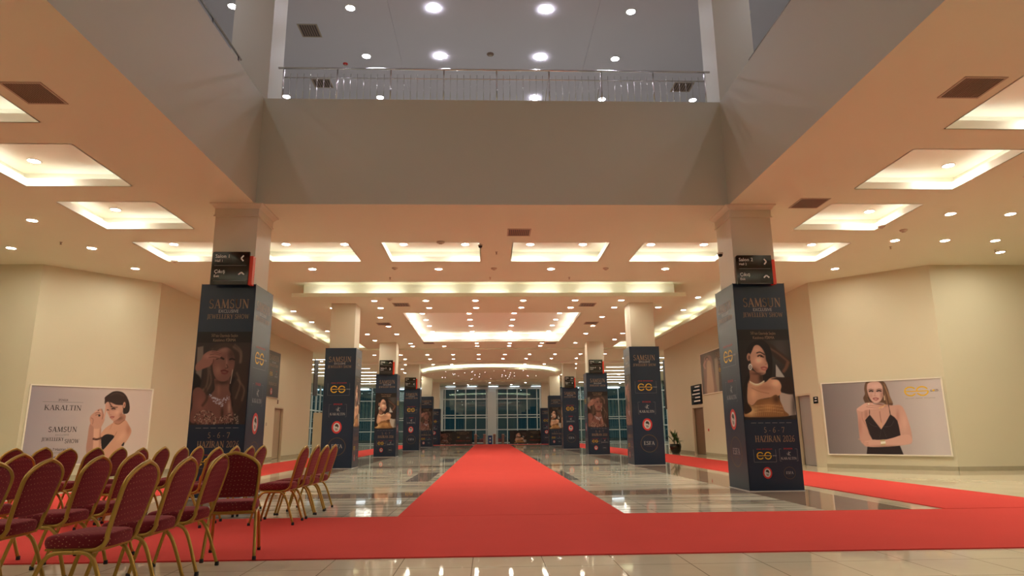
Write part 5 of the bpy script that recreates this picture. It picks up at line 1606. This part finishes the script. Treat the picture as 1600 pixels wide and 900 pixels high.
# partition at the end of the left wall, dark edge panels hanging at the wall ends
b = MB(); b.box(-9.75, -8.70, 37.45, 37.60, 0, 2.26); o = b.build('low_partition', M['wall']); tag(o, 'low cream partition at the end of the left wall', 'partition')
sl = MB()
for k in range(2): sl.box(-9.22 + 0.25 * k, -9.10 + 0.25 * k, 37.435, 37.45, 0.1, 1.9)
sl.build('partition_slots', M['beige_stone'], o)
def hang(x, y, z0, z1, label):
    b = MB(); b.box(x - 0.02, x + 0.02, y - 0.4, y + 0.4, z0, z1)
    o = b.build('hanging_panel', M['dark_print']); tag(o, label, 'panel')
    c = MB(); c.tube([(x, y, z1), (x, y, ZC)], 0.006, 6); c.build('hanger_rod', M['chrome'], o)
hang(-9.77, 37.6 , 3.2, 5.2, 'thin dark panel hanging edge-on past the end of the left wall')
hang(10.15, 37.5, 2.3, 5.1, 'thin dark panel hanging edge-on past the end of the right wall')

# ================================================================== FAR ENTRANCE FURNITURE
def barrier(x0, x1, kind, label):
    root = empty('barrier_board', ((x0 + x1) / 2, 62.75, 0), 0, label, 'barrier')
    w = (x1 - x0) / 2
    b = MB(); b.box(-w, w, 0, 0.06, 0.04, 1.24); b.build('board', M['dark_print'], root)
    for sx in (-0.7, 0.7):
        q = MB(); q.box(sx * w - 0.03, sx * w + 0.03, -0.2, 0.25, 0, 0.04); q.build('foot', M['chrome'], root)
    pic = picture('board_print', get_pic(kind, 2), (-w * 0.75, -0.004, 0.10), (1, 0, 0), (0, -1, 0), w * 0.75, 1.10, root)
    S = Sheet((w * 0.05, 0, 0), (1, 0, 0), (0, -1, 0), 0.003)
    W = w * 0.9
    S.serif('gold_print', 'SAMSUN', W * 0.55, 1.02, 0.13, W * 0.7); S.sans('gold_print', 'JEWELLERY SHOW', W * 0.55, 0.92, 0.05, W * 0.4)
    S.serif('red_print', 'HAZİRAN 2026', W * 0.55, 0.30, 0.10, W * 0.8)
    S.build('title_lettering', root)
    es_logo(S, W * 0.3, 0.66, 0.16, parent=root); emblem_logo(S, W * 0.8, 0.66, 0.2, 0.3, root)
    return root
barrier(-5.3, -1.55, 'necklace', 'dark printed barrier board left of the entry gates')
barrier(1.95, 5.1, 'earring', 'dark printed barrier board right of the entry gates')
for k, x in enumerate((-1.22, -0.40, 0.52, 1.32)):
    root = empty('entry_gate', (x, 63.0, 0), 0, '%s entry gate pillar from the left at the end of the central carpet' % ORD[k + 1].capitalize(), 'gate')
    b = MB(); b.box(-0.12, 0.12, -0.35, 0.35, 0, 0.88); b.build('gate_body', M['gate'], root)
    b = MB(); b.box(-0.13, 0.13, -0.36, 0.36, 0.88, 0.94); b.build('gate_cap', M['chrome'], root)
    b = MB(); b.tube([(0.12, 0, 0.8), (0.30, 0, 0.72)], 0.02, 8); b.build('gate_arm', M['chrome'], root)
root = empty('blue_bin', (0.12, 63.6, 0), 0, 'blue waste bin with white labels between the entry gates', 'bin')
b = MB(); b.box(-0.20, 0.20, -0.18, 0.18, 0, 0.76); b.build('bin_body', M['bin'], root)
b = MB(); b.box(-0.08, 0.08, -0.185, -0.18, 0.45, 0.62); b.box(-0.08, 0.08, -0.185, -0.18, 0.15, 0.32); b.build('bin_label', M['signwhite'], root)
b = MB(); b.box(-0.21, 0.21, -0.19, 0.19, 0.76, 0.80); b.build('bin_lid', M['bin'], root)

# potted plant by the right wall
def plant(x, y, label, s=1.0):
    root = empty('potted_plant', (x, y, 0), 0, label, 'plant')
    b = MB(); b.lathe([(0.0, 0.0), (0.17 * s, 0.0), (0.24 * s, 0.12 * s), (0.28 * s, 0.32 * s), (0.27 * s, 0.46 * s), (0.245 * s, 0.46 * s), (0.235 * s, 0.40 * s), (0.0, 0.40 * s)], (0, 0, 0), 24)
    b.build('pot', M['pot'], root, True)
    d = MB(); d.disc((0, 0), 0.235 * s, 0.41 * s, 20, down=False); d.build('soil', M['soil'], root)
    rr = random.Random(5); lf = MB()
    stems = MB()
    for k in range(3):
        a = k * 2.1; sx, sy = 0.07 * math.cos(a), 0.07 * math.sin(a)
        stems.tube([(sx, sy, 0.40 * s), (sx * 1.5, sy * 1.5, (0.62 + 0.09 * k) * s)], 0.016, 6)
        for j in range(16):
            ang = rr.uniform(0, 2 * math.pi); Lf = rr.uniform(0.42, 0.66) * s; el = rr.uniform(0.15, 1.3)
            z0 = (0.50 + 0.09 * k + rr.uniform(-0.05, 0.06)) * s
            p = Vector((sx * 1.5, sy * 1.5, z0)); dr = Vector((math.cos(ang) * math.cos(el), math.sin(ang) * math.cos(el), math.sin(el)))
            sd = Vector((-math.sin(ang), math.cos(ang), 0)); n0 = len(lf.v)
            for i in range(6):
                t = i / 5; q = p + dr * (Lf * t) + Vector((0, 0, -0.28 * Lf * t * t * (1.2 - math.sin(el) * 0.7)))
                w = 0.036 * s * math.sin(math.pi * min(1, t * 0.85 + 0.15)) + 0.001
                lf.v += [tuple(q - sd * w), tuple(q + sd * w)]
            for i in range(5):
                a_ = n0 + 2 * i; lf.f.append((a_, a_ + 1, a_ + 3, a_ + 2)); lf.mi.append(0)
    stems.build('stem', M['leaf'], root); lf.build('foliage', M['leaf'], root)
plant(9.22, 33.0, 'potted spiky green plant in a black pot by the right wall')
